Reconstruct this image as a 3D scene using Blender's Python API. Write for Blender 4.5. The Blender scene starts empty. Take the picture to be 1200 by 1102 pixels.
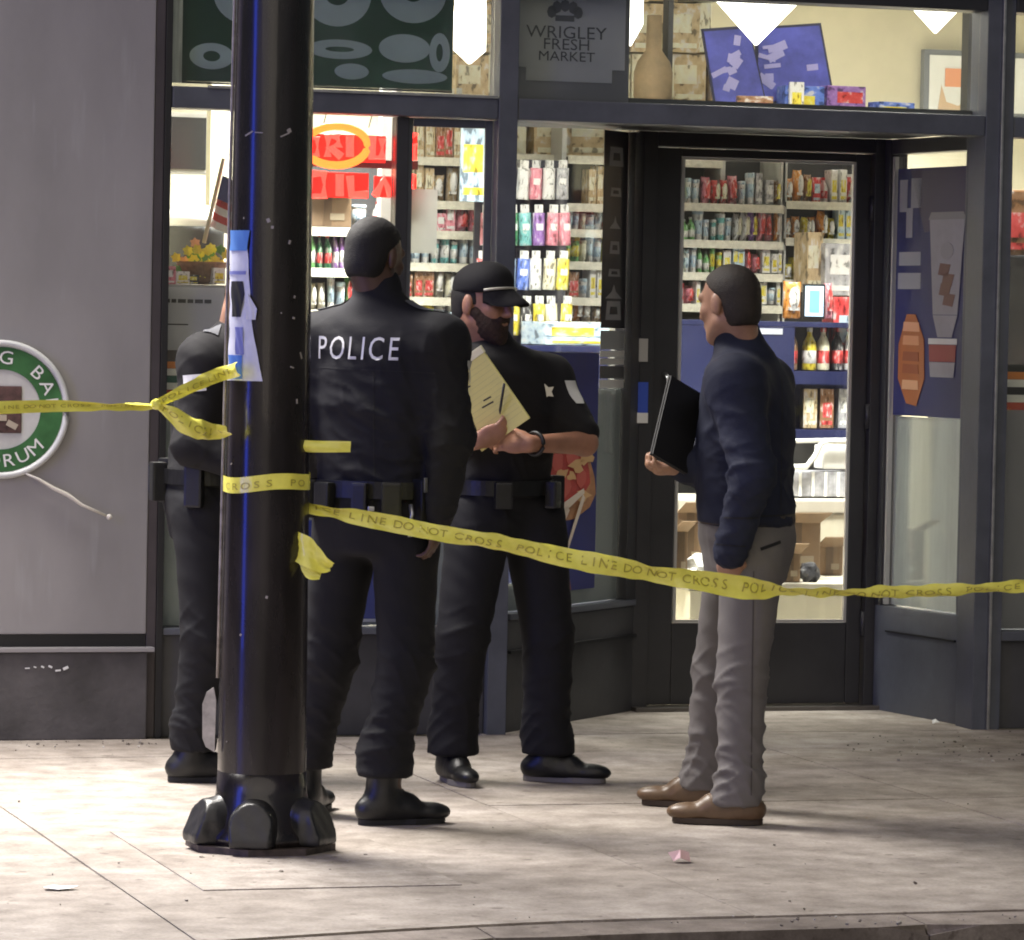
import bpy, bmesh, math, random
import numpy as np
from math import radians as R, sin, cos, pi
from mathutils import Vector, Matrix, noise
from mathutils.bvhtree import BVHTree

random.seed(7)
SC = bpy.context.scene
COL = SC.collection

# ------------------------------------------------------------------ camera
HEAD, ROLL, PITCH, EYE = R(17.0), R(1.15), R(2.05), 1.55
FPX, CX, CY = 4790.0, 600.0, 551.0           # photograph focal length in pixels of its own 1200 x 1102 frame
fwd = Vector((sin(HEAD) * cos(PITCH), cos(HEAD) * cos(PITCH), -sin(PITCH)))
rgt = Vector((cos(HEAD), -sin(HEAD), 0))
upv = rgt.cross(fwd)
cr, sr = cos(ROLL), sin(ROLL)
cam_x = rgt * cr + upv * sr
cam_y = upv * cr - rgt * sr
cd = bpy.data.cameras.new('camera')
cd.sensor_width = 36.0
cd.lens = 36.0 * FPX / 1200.0
cd.clip_start, cd.clip_end = 0.1, 400
cam = bpy.data.objects.new('camera', cd)
COL.objects.link(cam)
m = Matrix((cam_x, cam_y, -fwd)).transposed().to_4x4()
m.translation = (0, 0, EYE)
cam.matrix_world = m
SC.camera = cam

# ------------------------------------------------------------------ night sky, street light from the road side, exposure
w = bpy.data.worlds.new('World'); SC.world = w; w.use_nodes = True
nt = w.node_tree
sky = nt.nodes.new('ShaderNodeTexSky'); sky.sky_type = 'NISHITA'; sky.sun_disc = False
SUN_EL, SUN_AZ = R(38), R(205)                # direction the soft street light comes from
sky.sun_elevation = SUN_EL; sky.sun_rotation = SUN_AZ
bgn = nt.nodes['Background']; bgn.inputs['Strength'].default_value = 0.02
nt.links.new(sky.outputs[0], bgn.inputs['Color'])
sl = bpy.data.lights.new('street_glow', 'SUN'); sl.energy = 1.1; sl.angle = R(80); sl.color = (1.0, 0.88, 0.74)
so = bpy.data.objects.new('street_glow', sl); COL.objects.link(so)
sdir = Vector((sin(SUN_AZ) * cos(SUN_EL), cos(SUN_AZ) * cos(SUN_EL), sin(SUN_EL)))
so.rotation_euler = (-sdir).to_track_quat('-Z', 'Y').to_euler()
LAMP_POS, LAMP_W = Vector((1.75, 13.6, 4.15)), 3500.0
SHOP_W = 185.0
vs = SC.view_settings
SC.display_settings.display_device = 'sRGB'
vs.view_transform = 'Standard'; vs.look = 'None'; vs.exposure = 0.0; vs.gamma = 1.0
vs.use_curve_mapping = False
SC.cycles.filter_width = 1.9                    # the photograph is soft

# ------------------------------------------------------------------ helpers
def lamp(name, kind, loc, energy, color=(1, 1, 1), size=0.2, size_y=None, target=None, spot=None):
    l = bpy.data.lights.new(name, kind); l.energy = energy; l.color = color
    if kind == 'AREA':
        l.size = size
        if size_y: l.shape = 'RECTANGLE'; l.size_y = size_y
    else: l.shadow_soft_size = size
    if spot: l.spot_size = spot; l.spot_blend = 0.6
    o = bpy.data.objects.new(name, l); COL.objects.link(o); o.location = loc
    if target is not None:
        o.rotation_euler = (Vector(target) - Vector(loc)).to_track_quat('-Z', 'Y').to_euler()
    return o

def ray(u, v):
    x = (u - CX) / FPX; y = -(v - CY) / FPX
    return fwd + cam_x * x + cam_y * y
def at(u, v, Y):                              # where the sight line through (u, v) meets the upright plane at distance Y
    d = ray(u, v); return Vector((0, 0, EYE)) + d * (Y / d.y)
def ground(u, v, z=0.0):
    d = ray(u, v); return Vector((0, 0, EYE)) + d * ((z - EYE) / d.z)

MATS = {}
def M(name, col, rough=.6, metal=0., var=0., vscale=6., bump=0., bscale=80., spec=.5, emit=0., coat=0., stretch=None, sub=None):
    if name in MATS: return MATS[name]
    mt = bpy.data.materials.new(name); mt.use_nodes = True
    t = mt.node_tree; b = t.nodes['Principled BSDF']
    b.inputs['Base Color'].default_value = (*col, 1); b.inputs['Roughness'].default_value = rough
    b.inputs['Metallic'].default_value = metal; b.inputs['Specular IOR Level'].default_value = spec
    b.inputs['Coat Weight'].default_value = coat
    if emit:
        b.inputs['Emission Color'].default_value = (*col, 1); b.inputs['Emission Strength'].default_value = emit
    if sub: b.inputs['Subsurface Weight'].default_value = sub; b.inputs['Subsurface Radius'].default_value = (.01, .004, .002)
    tc = t.nodes.new('ShaderNodeTexCoord'); vec = tc.outputs['Object']
    if stretch:
        mp = t.nodes.new('ShaderNodeMapping'); mp.inputs['Scale'].default_value = stretch
        t.links.new(vec, mp.inputs[0]); vec = mp.outputs[0]
    if var:
        n = t.nodes.new('ShaderNodeTexNoise'); n.inputs['Scale'].default_value = vscale; n.inputs['Detail'].default_value = 7
        n.inputs['Roughness'].default_value = .62
        t.links.new(vec, n.inputs['Vector'])
        rp = t.nodes.new('ShaderNodeValToRGB'); e = rp.color_ramp.elements
        e[0].position = .3; e[1].position = .72
        e[0].color = (*[c * (1 - var) for c in col], 1); e[1].color = (*[min(1, c * (1 + var)) for c in col], 1)
        t.links.new(n.outputs['Fac'], rp.inputs[0]); t.links.new(rp.outputs[0], b.inputs['Base Color'])
        mr = t.nodes.new('ShaderNodeMapRange'); mr.inputs[3].default_value = max(.03, rough - .12); mr.inputs[4].default_value = min(1, rough + .12)
        t.links.new(n.outputs['Fac'], mr.inputs[0]); t.links.new(mr.outputs[0], b.inputs['Roughness'])
    if bump:
        n2 = t.nodes.new('ShaderNodeTexNoise'); n2.inputs['Scale'].default_value = bscale; n2.inputs['Detail'].default_value = 5
        t.links.new(vec, n2.inputs['Vector'])
        bp = t.nodes.new('ShaderNodeBump'); bp.inputs['Strength'].default_value = bump; bp.inputs['Distance'].default_value = .01
        t.links.new(n2.outputs['Fac'], bp.inputs['Height']); t.links.new(bp.outputs[0], b.inputs['Normal'])
    MATS[name] = mt
    return mt

def glass_mat():
    mt = bpy.data.materials.new('window_glass'); mt.use_nodes = True; t = mt.node_tree; t.nodes.clear()
    o = t.nodes.new('ShaderNodeOutputMaterial'); mx = t.nodes.new('ShaderNodeMixShader')
    tr = t.nodes.new('ShaderNodeBsdfTransparent'); tr.inputs[0].default_value = (.93, .95, .94, 1)
    gl = t.nodes.new('ShaderNodeBsdfGlossy'); gl.inputs['Roughness'].default_value = .03
    fr = t.nodes.new('ShaderNodeFresnel'); ge = t.nodes.new('ShaderNodeNewGeometry'); mr = t.nodes.new('ShaderNodeMapRange')
    mr.inputs[3].default_value = 1.5; mr.inputs[4].default_value = 1 / 1.5        # the same reflectance from either side of a sheet
    t.links.new(ge.outputs['Backfacing'], mr.inputs[0]); t.links.new(mr.outputs[0], fr.inputs[0])
    t.links.new(fr.outputs[0], mx.inputs[0]); t.links.new(tr.outputs[0], mx.inputs[1]); t.links.new(gl.outputs[0], mx.inputs[2])
    # faint smears and dust on the glass
    tc = t.nodes.new('ShaderNodeTexCoord'); n = t.nodes.new('ShaderNodeTexNoise'); n.inputs['Scale'].default_value = 2.2; n.inputs['Detail'].default_value = 7; n.inputs['Roughness'].default_value = .65
    r = t.nodes.new('ShaderNodeMapRange'); r.inputs[1].default_value = .42; r.inputs[2].default_value = .75; r.inputs[3].default_value = .004; r.inputs[4].default_value = .06
    df = t.nodes.new('ShaderNodeBsdfDiffuse'); df.inputs[0].default_value = (.6, .6, .6, 1); m2 = t.nodes.new('ShaderNodeMixShader')
    t.links.new(tc.outputs['Object'], n.inputs['Vector']); t.links.new(n.outputs['Fac'], r.inputs[0]); t.links.new(r.outputs[0], m2.inputs[0])
    t.links.new(mx.outputs[0], m2.inputs[1]); t.links.new(df.outputs[0], m2.inputs[2]); t.links.new(m2.outputs[0], o.inputs[0])
    return mt

class MB:
    """collects faces of one mesh"""
    def __init__(s): s.bm = bmesh.new()
    def box(s, c, size, rot=None, bev=0., mi=0):
        r = bmesh.ops.create_cube(s.bm, size=1.0); vs_ = r['verts']
        mt = Matrix.Translation(c) @ (rot.to_4x4() if rot is not None else Matrix()) @ Matrix.Diagonal((*size, 1))
        bmesh.ops.transform(s.bm, matrix=mt, verts=vs_)
        fs = list({f for v in vs_ for f in v.link_faces})
        for f in fs: f.material_index = mi
        if bev:
            es = list({e for v in vs_ for e in v.link_edges})
            bmesh.ops.bevel(s.bm, geom=es, offset=bev, segments=2, profile=.7, affect='EDGES')
        return s
    def span(s, x0, x1, y0, y1, z0, z1, bev=0., mi=0):
        return s.box(((x0 + x1) / 2, (y0 + y1) / 2, (z0 + z1) / 2), (abs(x1 - x0), abs(y1 - y0), abs(z1 - z0)), None, bev, mi)
    def poly(s, pts, mi=0):
        f = s.bm.faces.new([s.bm.verts.new(p) for p in pts]); f.material_index = mi; return s
    def prism(s, pts, off, mi=0):
        off = Vector(off); a = [s.bm.verts.new(p) for p in pts]; b = [s.bm.verts.new(Vector(p) + off) for p in pts]
        n = len(a); s.bm.faces.new(a[::-1]).material_index = mi; s.bm.faces.new(b).material_index = mi
        for i in range(n):
            s.bm.faces.new((a[i], a[(i + 1) % n], b[(i + 1) % n], b[i])).material_index = mi
        return s
    def tube(s, pts, r, seg=10, closed=False, mi=0):
        pts = [Vector(p) for p in pts]; n = len(pts); rings = []
        up = Vector((0, 0, 1))
        for i, p in enumerate(pts):
            if closed: t = pts[(i + 1) % n] - pts[i - 1]
            else: t = pts[min(i + 1, n - 1)] - pts[max(i - 1, 0)]
            t.normalize()
            a = t.cross(up)
            if a.length < 1e-3: a = t.cross(Vector((1, 0, 0)))
            a.normalize(); b = t.cross(a)
            rr = r[i] if hasattr(r, '__len__') else r
            rings.append([s.bm.verts.new(p + a * rr * cos(2 * pi * k / seg) + b * rr * sin(2 * pi * k / seg)) for k in range(seg)])
        for i in range(n if closed else n - 1):
            A, B = rings[i], rings[(i + 1) % n]
            for k in range(seg):
                f = s.bm.faces.new((A[k], A[(k + 1) % seg], B[(k + 1) % seg], B[k])); f.material_index = mi; f.smooth = True
        if not closed:
            s.bm.faces.new(rings[0][::-1]).material_index = mi; s.bm.faces.new(rings[-1]).material_index = mi
        return s
    def lathe(s, prof, c=(0, 0, 0), seg=24, mi=0, smooth=True, sx=1., sy=1.):
        c = Vector(c); rings = []
        for r, z in prof:
            rings.append([s.bm.verts.new(c + Vector((r * sx * cos(2 * pi * k / seg), r * sy * sin(2 * pi * k / seg), z))) for k in range(seg)])
        for A, B in zip(rings, rings[1:]):
            for k in range(seg):
                f = s.bm.faces.new((A[k], A[(k + 1) % seg], B[(k + 1) % seg], B[k])); f.smooth = smooth; f.material_index = mi
        s.bm.faces.new(rings[0][::-1]).material_index = mi; s.bm.faces.new(rings[-1]).material_index = mi
        return s
    def build(s, name, mats, parent=None, loc=None):
        me = bpy.data.meshes.new(name)
        bmesh.ops.remove_doubles(s.bm, verts=s.bm.verts, dist=1e-6)
        bmesh.ops.recalc_face_normals(s.bm, faces=s.bm.faces)
        s.bm.to_mesh(me); s.bm.free()
        for mt in (mats if isinstance(mats, (list, tuple)) else [mats]): me.materials.append(mt)
        o = bpy.data.objects.new(name, me); COL.objects.link(o)
        if parent: o.parent = parent
        if loc is not None: o.location = loc
        return o

def tag(o, label=None, cat=None, group=None, kind=None):
    if label: o['label'] = label
    if cat: o['category'] = cat
    if group: o['group'] = group
    if kind: o['kind'] = kind
    return o
def thing(name, label, cat, loc=(0, 0, 0), rz=0., group=None):
    o = bpy.data.objects.new(name, None); o.empty_display_size = .1; COL.objects.link(o)
    o.location = loc; o.rotation_euler = (0, 0, rz)
    return tag(o, label, cat, group)

def text_data(txt, size, align='CENTER'):
    """outline of a line of text as vertices and faces in the XY plane"""
    c = bpy.data.curves.new('txt', 'FONT'); c.body = txt; c.size = size; c.align_x = align; c.align_y = 'CENTER'; c.resolution_u = 3
    o = bpy.data.objects.new('txt', c); COL.objects.link(o)
    dg = bpy.context.evaluated_depsgraph_get(); me = bpy.data.meshes.new_from_object(o.evaluated_get(dg))
    V = [v.co.copy() for v in me.vertices]; Fc = [tuple(p.vertices) for p in me.polygons]
    bpy.data.objects.remove(o); bpy.data.curves.remove(c); bpy.data.meshes.remove(me)
    return V, Fc
def mesh_from(name, V, Fc, mats, parent=None, smooth=False):
    me = bpy.data.meshes.new(name); me.from_pydata([tuple(v) for v in V], [], Fc)
    for mt in (mats if isinstance(mats, (list, tuple)) else [mats]): me.materials.append(mt)
    if smooth: me.polygons.foreach_set('use_smooth', [True] * len(me.polygons))
    o = bpy.data.objects.new(name, me); COL.objects.link(o)
    if parent: o.parent = parent
    return o
def text_on(name, txt, size, origin, xdir, ydir, mat, parent=None, bold=0.):
    V, Fc = text_data(txt, size); xd, yd, o = Vector(xdir), Vector(ydir), Vector(origin)
    return mesh_from(name, [o + xd * v.x * (1 + bold) + yd * v.y for v in V], Fc, mat, parent)

# ------------------------------------------------------------------ materials
frame_m = M('painted_frame', (.080, .087, .105), .42, var=.25, vscale=5, bump=.06, bscale=40)
dark_m = M('dark_door_paint', (.028, .028, .031), .4, var=.2, vscale=4)
bulk_m = M('bulkhead_paint', (.05, .05, .053), .55, var=.35, vscale=3, bump=.1, bscale=30)
bead_m = M('glazing_bead', (.55, .54, .52), .35, metal=.6)
glass_m = glass_mat()
film_m = M('frosted_film', (.30, .32, .32), .55, var=.12, vscale=2.5, stretch=(1, 1, .3))
white_m = M('white_paper', (.75, .75, .73), .7)
black_m = M('black_plastic', (.012, .012, .013), .45)
print_black = M('black_print', (.015, .015, .015), .6)
print_white = M('white_print', (.72, .72, .7), .6)
metal_m = M('bare_metal', (.45, .45, .46), .35, metal=.9, var=.2, vscale=20)
cream_m = M('cream_wall', (.60, .57, .46), .8, var=.05, vscale=2)
card_m = M('cardboard', (.22, .145, .085), .8, var=.15, vscale=8)

# concrete of the pavement: warm grey, blotches, speckle, dark spots
def concrete(name, base, dark, sc=1.):
    mt = bpy.data.materials.new(name); mt.use_nodes = True; t = mt.node_tree; b = t.nodes['Principled BSDF']
    g = t.nodes.new('ShaderNodeNewGeometry'); P = g.outputs['Position']
    def nz(scale, det=8, ro=.6):
        n = t.nodes.new('ShaderNodeTexNoise'); n.inputs['Scale'].default_value = scale * sc; n.inputs['Detail'].default_value = det
        n.inputs['Roughness'].default_value = ro; t.links.new(P, n.inputs['Vector']); return n.outputs['Fac']
    def ramp(f, p0, c0, p1, c1):
        r = t.nodes.new('ShaderNodeValToRGB'); e = r.color_ramp.elements; e[0].position = p0; e[1].position = p1
        e[0].color = (*c0, 1); e[1].color = (*c1, 1); t.links.new(f, r.inputs[0]); return r.outputs[0]
    def mix(mode, fac, a, c):
        n = t.nodes.new('ShaderNodeMixRGB'); n.blend_type = mode
        if isinstance(fac, float): n.inputs[0].default_value = fac
        else: t.links.new(fac, n.inputs[0])
        t.links.new(a, n.inputs[1]); t.links.new(c, n.inputs[2]); return n.outputs[0]
    c1 = ramp(nz(.9), .32, dark, .68, base)
    c2 = ramp(nz(7), .35, (.62, .59, .56), .65, (1.08, 1.07, 1.05))
    c3 = ramp(nz(90, 4), .3, (.75, .74, .73), .7, (1.12, 1.12, 1.12))
    spots = ramp(nz(17, 3, .45), .66, (1, 1, 1), .71, (.50, .47, .45))
    col = mix('MULTIPLY', 1., c1, c2); col = mix('MULTIPLY', .8, col, c3); col = mix('MULTIPLY', .75, col, spots)
    t.links.new(col, b.inputs['Base Color']); b.inputs['Roughness'].default_value = .82
    bp = t.nodes.new('ShaderNodeBump'); bp.inputs['Strength'].default_value = .35; bp.inputs['Distance'].default_value = .004
    t.links.new(nz(60, 6), bp.inputs['Height']); t.links.new(bp.outputs[0], b.inputs['Normal'])
    MATS[name] = mt; return mt
conc_m = concrete('pavement_concrete', (.41, .375, .345), (.29, .255, .225))
conc2_m = concrete('pole_patch_concrete', (.42, .385, .355), (.29, .255, .225), 1.3)
kerb_m = concrete('kerb_concrete', (.34, .30, .27), (.15, .125, .11), 1.5)
joint_m = M('joint_dirt', (.10, .085, .072), .95)
road_m = M('asphalt', (.05, .048, .047), .85, var=.3, vscale=3, bump=.5, bscale=120)

# ------------------------------------------------------------------ ground
tag(MB().span(-150, 170, -120, 190, -.5, -.13).build('road', road_m), kind='structure')
tag(MB().span(-12, 22, 10.35, 14.68, -.12, -.007).build('pavement_bed', joint_m), kind='structure')
def kerb_y(x): return 9.90 if x > 3.4 else 9.90 - .16 * (3.4 - x) ** 1.5 if x > 0 else 9.90 - .16 * 3.4 ** 1.5
pav = tag(bpy.data.objects.new('pavement', None), kind='structure'); COL.objects.link(pav)
GX = [-8.6 + 1.55 * k for k in range(20)]; GX = [x + (2.23 - (-8.6 + 1.55 * 7)) for x in GX]
GY = [14.095, 12.55, 11.0]
g = .0024
for i, (xa, xb) in enumerate(zip(GX, GX[1:])):
    for (ya, yb) in ((14.1, 12.55), (12.55, 11.0)):
        MB().span(xa + g, xb - g, yb + g, ya - g, -.1, random.uniform(-.0015, .0015), bev=.006).build('paving_slab', conc_m, pav)
    n = 6; xs = [xa + g + (xb - xa - 2 * g) * k / n for k in range(n + 1)]
    zt = random.uniform(-.001, .001)
    pts = [(xb - g, 11.0 - g, zt), (xa + g, 11.0 - g, zt)] + [(x, kerb_y(x) + .19, zt) for x in xs]
    MB().prism(pts, (0, 0, -.1)).build('paving_slab', conc_m, pav)
    MB().span(xa + g, xb - g, 14.1 + g, 14.69, -.1, random.uniform(-.001, .002), bev=.006).build('paving_slab', conc_m, pav)
MB().span(4.4, 6.5, 14.695, 15.56, -.1, .001).build('entrance_slab', conc_m, pav)
MB().span(2.44, 3.17, 10.76, 12.04, -.05, .004, bev=.002).build('pole_patch', conc2_m, pav)
kerb = tag(bpy.data.objects.new('kerb', None), kind='structure'); COL.objects.link(kerb)
x = -3.0
while x < 13:
    x2 = x + 1.2; n = 8; q = [x + .003 + (1.194) * k / n for k in range(n + 1)]
    zt = -.006
    pts = [(a, kerb_y(a) + .185, zt) for a in q] + [(a, kerb_y(a), zt - .004) for a in q[::-1]]
    b = MB(); b.prism(pts, (0, 0, -.2)); bmesh.ops.bevel(b.bm, geom=[e for e in b.bm.edges if all(v.co.z > -.1 for v in e.verts) and all(abs(v.co.y - kerb_y(v.co.x)) < .01 for v in e.verts)], offset=.025, segments=3, affect='EDGES')
    b.build('kerb_stone', kerb_m, kerb); x = x2

# ------------------------------------------------------------------ grey metal clad wall on the left
FY = 14.74
mw = thing('metal_wall', 'flat grey metal clad wall with dark stone plinth at left', 'wall', (1.0, FY, 0))
def part(b, name, mats, parent):                 # builder in world coordinates, attached to a thing
    o = b.build(name, mats); o.parent = parent; o.matrix_parent_inverse = parent_inv(parent); return o
def parent_inv(p):
    mtx = Matrix.Translation(p.location) @ p.rotation_euler.to_matrix().to_4x4()
    q = p.parent
    return mtx.inverted()
def metal_panel_mat():
    mt = M('grey_metal_panel', (.262, .252, .252), .5, metal=.15, var=.16, vscale=1.6, stretch=(1.2, 1, .5), bump=.03, bscale=3)
    t = mt.node_tree; b = t.nodes['Principled BSDF']; src = b.inputs['Base Color'].links[0].from_socket
    tc = t.nodes.new('ShaderNodeTexCoord'); mp = t.nodes.new('ShaderNodeMapping'); mp.inputs['Scale'].default_value = (18, 1, 2.2)
    n = t.nodes.new('ShaderNodeTexNoise'); n.inputs['Scale'].default_value = 1.; n.inputs['Detail'].default_value = 5
    r = t.nodes.new('ShaderNodeValToRGB'); e = r.color_ramp.elements; e[0].position = .60; e[1].position = .78
    e[0].color = (0, 0, 0, 1); e[1].color = (.5, .5, .5, 1)
    mx = t.nodes.new('ShaderNodeMixRGB'); mx.inputs[2].default_value = (.36, .36, .37, 1)
    t.links.new(tc.outputs['Object'], mp.inputs[0]); t.links.new(mp.outputs[0], n.inputs['Vector']); t.links.new(n.outputs['Fac'], r.inputs[0])
    t.links.new(r.outputs[0], mx.inputs[0]); t.links.new(src, mx.inputs[1]); t.links.new(mx.outputs[0], b.inputs['Base Color'])
    return mt
panel_m = metal_panel_mat()
part(MB().span(1.2, 3.105, FY - .03, 15.2, .385, 4.6, bev=.006), 'metal_panel', panel_m, mw)
part(MB().span(-1.5, 1.194, FY - .03, 15.2, .385, 4.6, bev=.006), 'metal_panel', panel_m, mw)
part(MB().span(3.107, 3.142, FY - .025, 15.2, .0, 4.6, bev=.004), 'edge_trim', M('brown_trim', (.05, .042, .045), .5, var=.2), mw)
part(MB().span(-1.5, 3.105, FY - .02, 15.2, .335, .383), 'shadow_gap', black_m, mw)
part(MB().span(-1.5, 3.13, FY - .075, FY - .022, .322, .338, bev=.003), 'ledge', M('light_ledge', (.3, .29, .3), .45, metal=.3), mw)
part(MB().span(-1.5, 3.105, FY - .06, 15.2, .0, .320, bev=.006), 'plinth', M('plinth_stone', (.075, .07, .07), .7, var=.35, vscale=5, bump=.25, bscale=35), mw)
for k in range(6):
    c = at(32 + 9 * k, 784 + random.uniform(-3, 3), FY - .063)
    part(MB().box(c, (random.uniform(.008, .022), .003, random.uniform(.004, .01)), Matrix.Rotation(random.uniform(-.6, .6), 3, 'Y')), 'paint_chip', white_m, mw)

# ------------------------------------------------------------------ shop front
sf = thing('shop_front', 'grey framed corner shop front with recessed door and lit windows', 'shop front', (4.8, 14.76, 0))
def P(b, name, mats, parent=sf): return part(b, name, mats, parent)
Z1, Z2, ZT = 2.315, 2.395, 3.05
P(MB().span(4.415, 4.49, 14.70, 14.83, 0, ZT, bev=.004), 'mullion', frame_m)
P(MB().span(6.392, 6.51, 14.70, 14.86, 0, ZT, bev=.004), 'mullion', frame_m)
P(MB().span(6.45, 6.462, 14.684, 14.698, .0, ZT, bev=.003), 'cover_strip', metal_m)
P(MB().span(3.143, 3.168, 14.71, 14.83, 0, ZT, bev=.003), 'window_jamb', black_m)
P(MB().span(4.034, 4.082, 14.75, 14.82, .425, Z1 - .002, bev=.003), 'mullion', dark_m)
for a, b_ in ((3.17, 4.413), (4.492, 6.39), (6.512, 9.5)):
    P(MB().span(a, b_, 14.705, 14.83, Z1, Z2, bev=.005), 'transom_bar', frame_m)
    P(MB().span(a, b_, 14.70, 14.84, 2.80, 2.87, bev=.005), 'transom_head', dark_m)
P(MB().span(3.3, 4.41, 14.69, 14.704, Z2 - .004, Z2 + .006), 'drip_edge', metal_m)
P(MB().span(3.143, 9.5, 14.60, 14.698, 2.90, 4.4, bev=.01), 'fascia', dark_m)
P(MB().span(3.143, 9.5, 14.71, 20.9, 3.45, 3.6), 'ceiling_slab', dark_m)
# low walls below the windows
P(MB().span(3.17, 4.413, 14.74, 14.83, 0, .378, bev=.004), 'bulkhead', bulk_m)
P(MB().span(3.17, 4.413, 14.715, 14.84, .38, .405, bev=.004), 'sill', frame_m)
P(MB().span(6.512, 9.5, 14.73, 14.83, 0, .345, bev=.004), 'bulkhead', bulk_m)
P(MB().span(6.512, 9.5, 14.705, 14.84, .347, .385, bev=.004), 'sill', frame_m)
# panes
def pane(b, parent=sf): return P(b, 'pane', glass_m, parent)
for x0, x1, z0, z1 in ((3.17, 4.032, .407, Z1 - .002), (4.084, 4.413, .407, Z1 - .002), (3.17, 4.413, Z2 + .002, 2.798), (4.492, 6.39, Z2 + .002, 2.798), (6.512, 9.5, Z2 + .002, 2.798), (6.512, 9.5, .387, Z1 - .002)):
    pane(MB().span(x0, x1, 14.775, 14.781, z0, z1))
# thin glazing frame of the narrow lower pane
for x0, x1 in ((4.383, 4.412), (4.084, 4.10)):
    P(MB().span(x0, x1, 14.762, 14.774, .41, Z1 - .004), 'glazing_frame', frame_m)
P(MB().span(4.102, 4.381, 14.762, 14.774, Z1 - .035, Z1 - .004), 'glazing_frame', frame_m)
# frosted film over the lower windows
P(MB().span(3.172, 4.030, 14.790, 14.793, .41, 1.25), 'frosted_film', film_m)
P(MB().span(4.086, 4.411, 14.790, 14.793, .41, 1.25), 'frosted_film', film_m)
P(MB().span(6.514, 9.4, 14.790, 14.793, .39, 1.25), 'frosted_film', M('frosted_film_right', (.24, .23, .24), .5, var=.08, vscale=2))
stripe_cols = [('orange', (.62, .2, .035)), ('white', (.7, .68, .62)), ('dark green', (.02, .09, .06)), ('white', (.7, .68, .62)), ('red', (.45, .045, .04))]
def stripes(x0, x1, zt, zb, y, cols):
    h = (zt - zb) / len(cols)
    for k, (nm, c) in enumerate(cols):
        P(MB().span(x0, x1, y, y + .002, zt - h * (k + 1) + .001, zt - h * k), 'window_stripe', M('stripe_' + nm.replace(' ', '_'), c, .5))
stripes(3.172, 4.030, 1.385, 1.255, 14.786, stripe_cols)
stripes(4.086, 4.411, 1.385, 1.255, 14.786, stripe_cols)
stripes(6.514, 9.4, 1.43, 1.25, 14.786, [('black', (.015, .015, .015)), ('orange', (.5, .22, .06)), ('white', (.6, .58, .5)), ('black', (.015, .015, .015)), ('white', (.6, .58, .5)), ('red', (.45, .045, .04))])
# splayed window left of the door: from the mullion back to the door frame
A, B = Vector((4.49, 14.79, 0)), Vector((5.262, 15.585, 0))
sd = (B - A).normalized(); sn = Vector((sd.y, -sd.x, 0)); SL = (B - A).length; ROTS = Matrix((sd, -sn, Vector((0, 0, 1)))).transposed()
def sp(s0, s1, n0, n1, z0, z1, bev=0., b=None):
    b = b or MB(); c = A + sd * (s0 + s1) / 2 + sn * (n0 + n1) / 2 + Vector((0, 0, (z0 + z1) / 2))
    return b.box(c, (abs(s1 - s0), abs(n1 - n0), z1 - z0), ROTS, bev)
P(sp(.0, SL, -.04, .03, 0, .425, .004), 'bulkhead', bulk_m)
P(sp(.0, SL, .031, .045, .30, .312, 0), 'bulkhead_groove', black_m)
P(sp(.0, SL - .0, -.045, .04, .427, .452, .004), 'sill', frame_m)
P(sp(SL - .085, SL + .02, -.04, .035, .454, 2.325, .003), 'mullion', dark_m)
pane(sp(.0, SL - .087, -.004, .002, .454, 2.325))
P(sp(.02, SL - .09, -.010, -.007, .456, .56), 'frosted_film', film_m)
P(sp(.80, SL - .09, -.010, -.007, .562, 1.30), 'frosted_film', film_m)
P(MB().span(4.492, 6.392, 14.835, 15.60, 2.335, 2.42), 'soffit', dark_m)
# right return window
A2, B2 = Vector((6.352, 15.56, 0)), Vector((6.45, 14.862, 0))
rd = (B2 - A2).normalized(); rn = Vector((rd.y, -rd.x, 0)); RL = (B2 - A2).length; ROTR = Matrix((rd, -rn, Vector((0, 0, 1)))).transposed()
def rp(s0, s1, n0, n1, z0, z1, bev=0., b=None):
    b = b or MB(); c = A2 + rd * (s0 + s1) / 2 + rn * (n0 + n1) / 2 + Vector((0, 0, (z0 + z1) / 2))
    return b.box(c, (abs(s1 - s0), abs(n1 - n0), z1 - z0), ROTR, bev)
lit_m = frame_m
P(rp(.0, RL, -.06, .03, 0, .43, .004), 'bulkhead', frame_m)
P(rp(.1, RL - .06, .031, .038, .325, .333), 'bulkhead_groove', black_m)
P(rp(.0, .045, -.05, .03, .432, 2.33, .003), 'mullion', dark_m)
P(rp(RL - .07, RL + .06, -.05, .03, .432, 2.33, .004), 'mullion', lit_m)
P(rp(.047, RL - .072, -.05, .025, 2.27, 2.33, .003), 'window_head', dark_m)
P(rp(.047, .062, .0, .02, .435, 2.26), 'glazing_bead', bead_m)
P(rp(RL - .085, RL - .072, .0, .02, .435, 2.26), 'glazing_bead', bead_m)
pane(rp(.063, RL - .087, -.004, .002, .434, 2.268))
P(rp(.063, RL - .087, -.012, -.009, .436, 1.205), 'frosted_film', M('frosted_film_pale', (.48, .49, .46), .5, var=.3, vscale=1.5, stretch=(4, 4, .3)))

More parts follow.
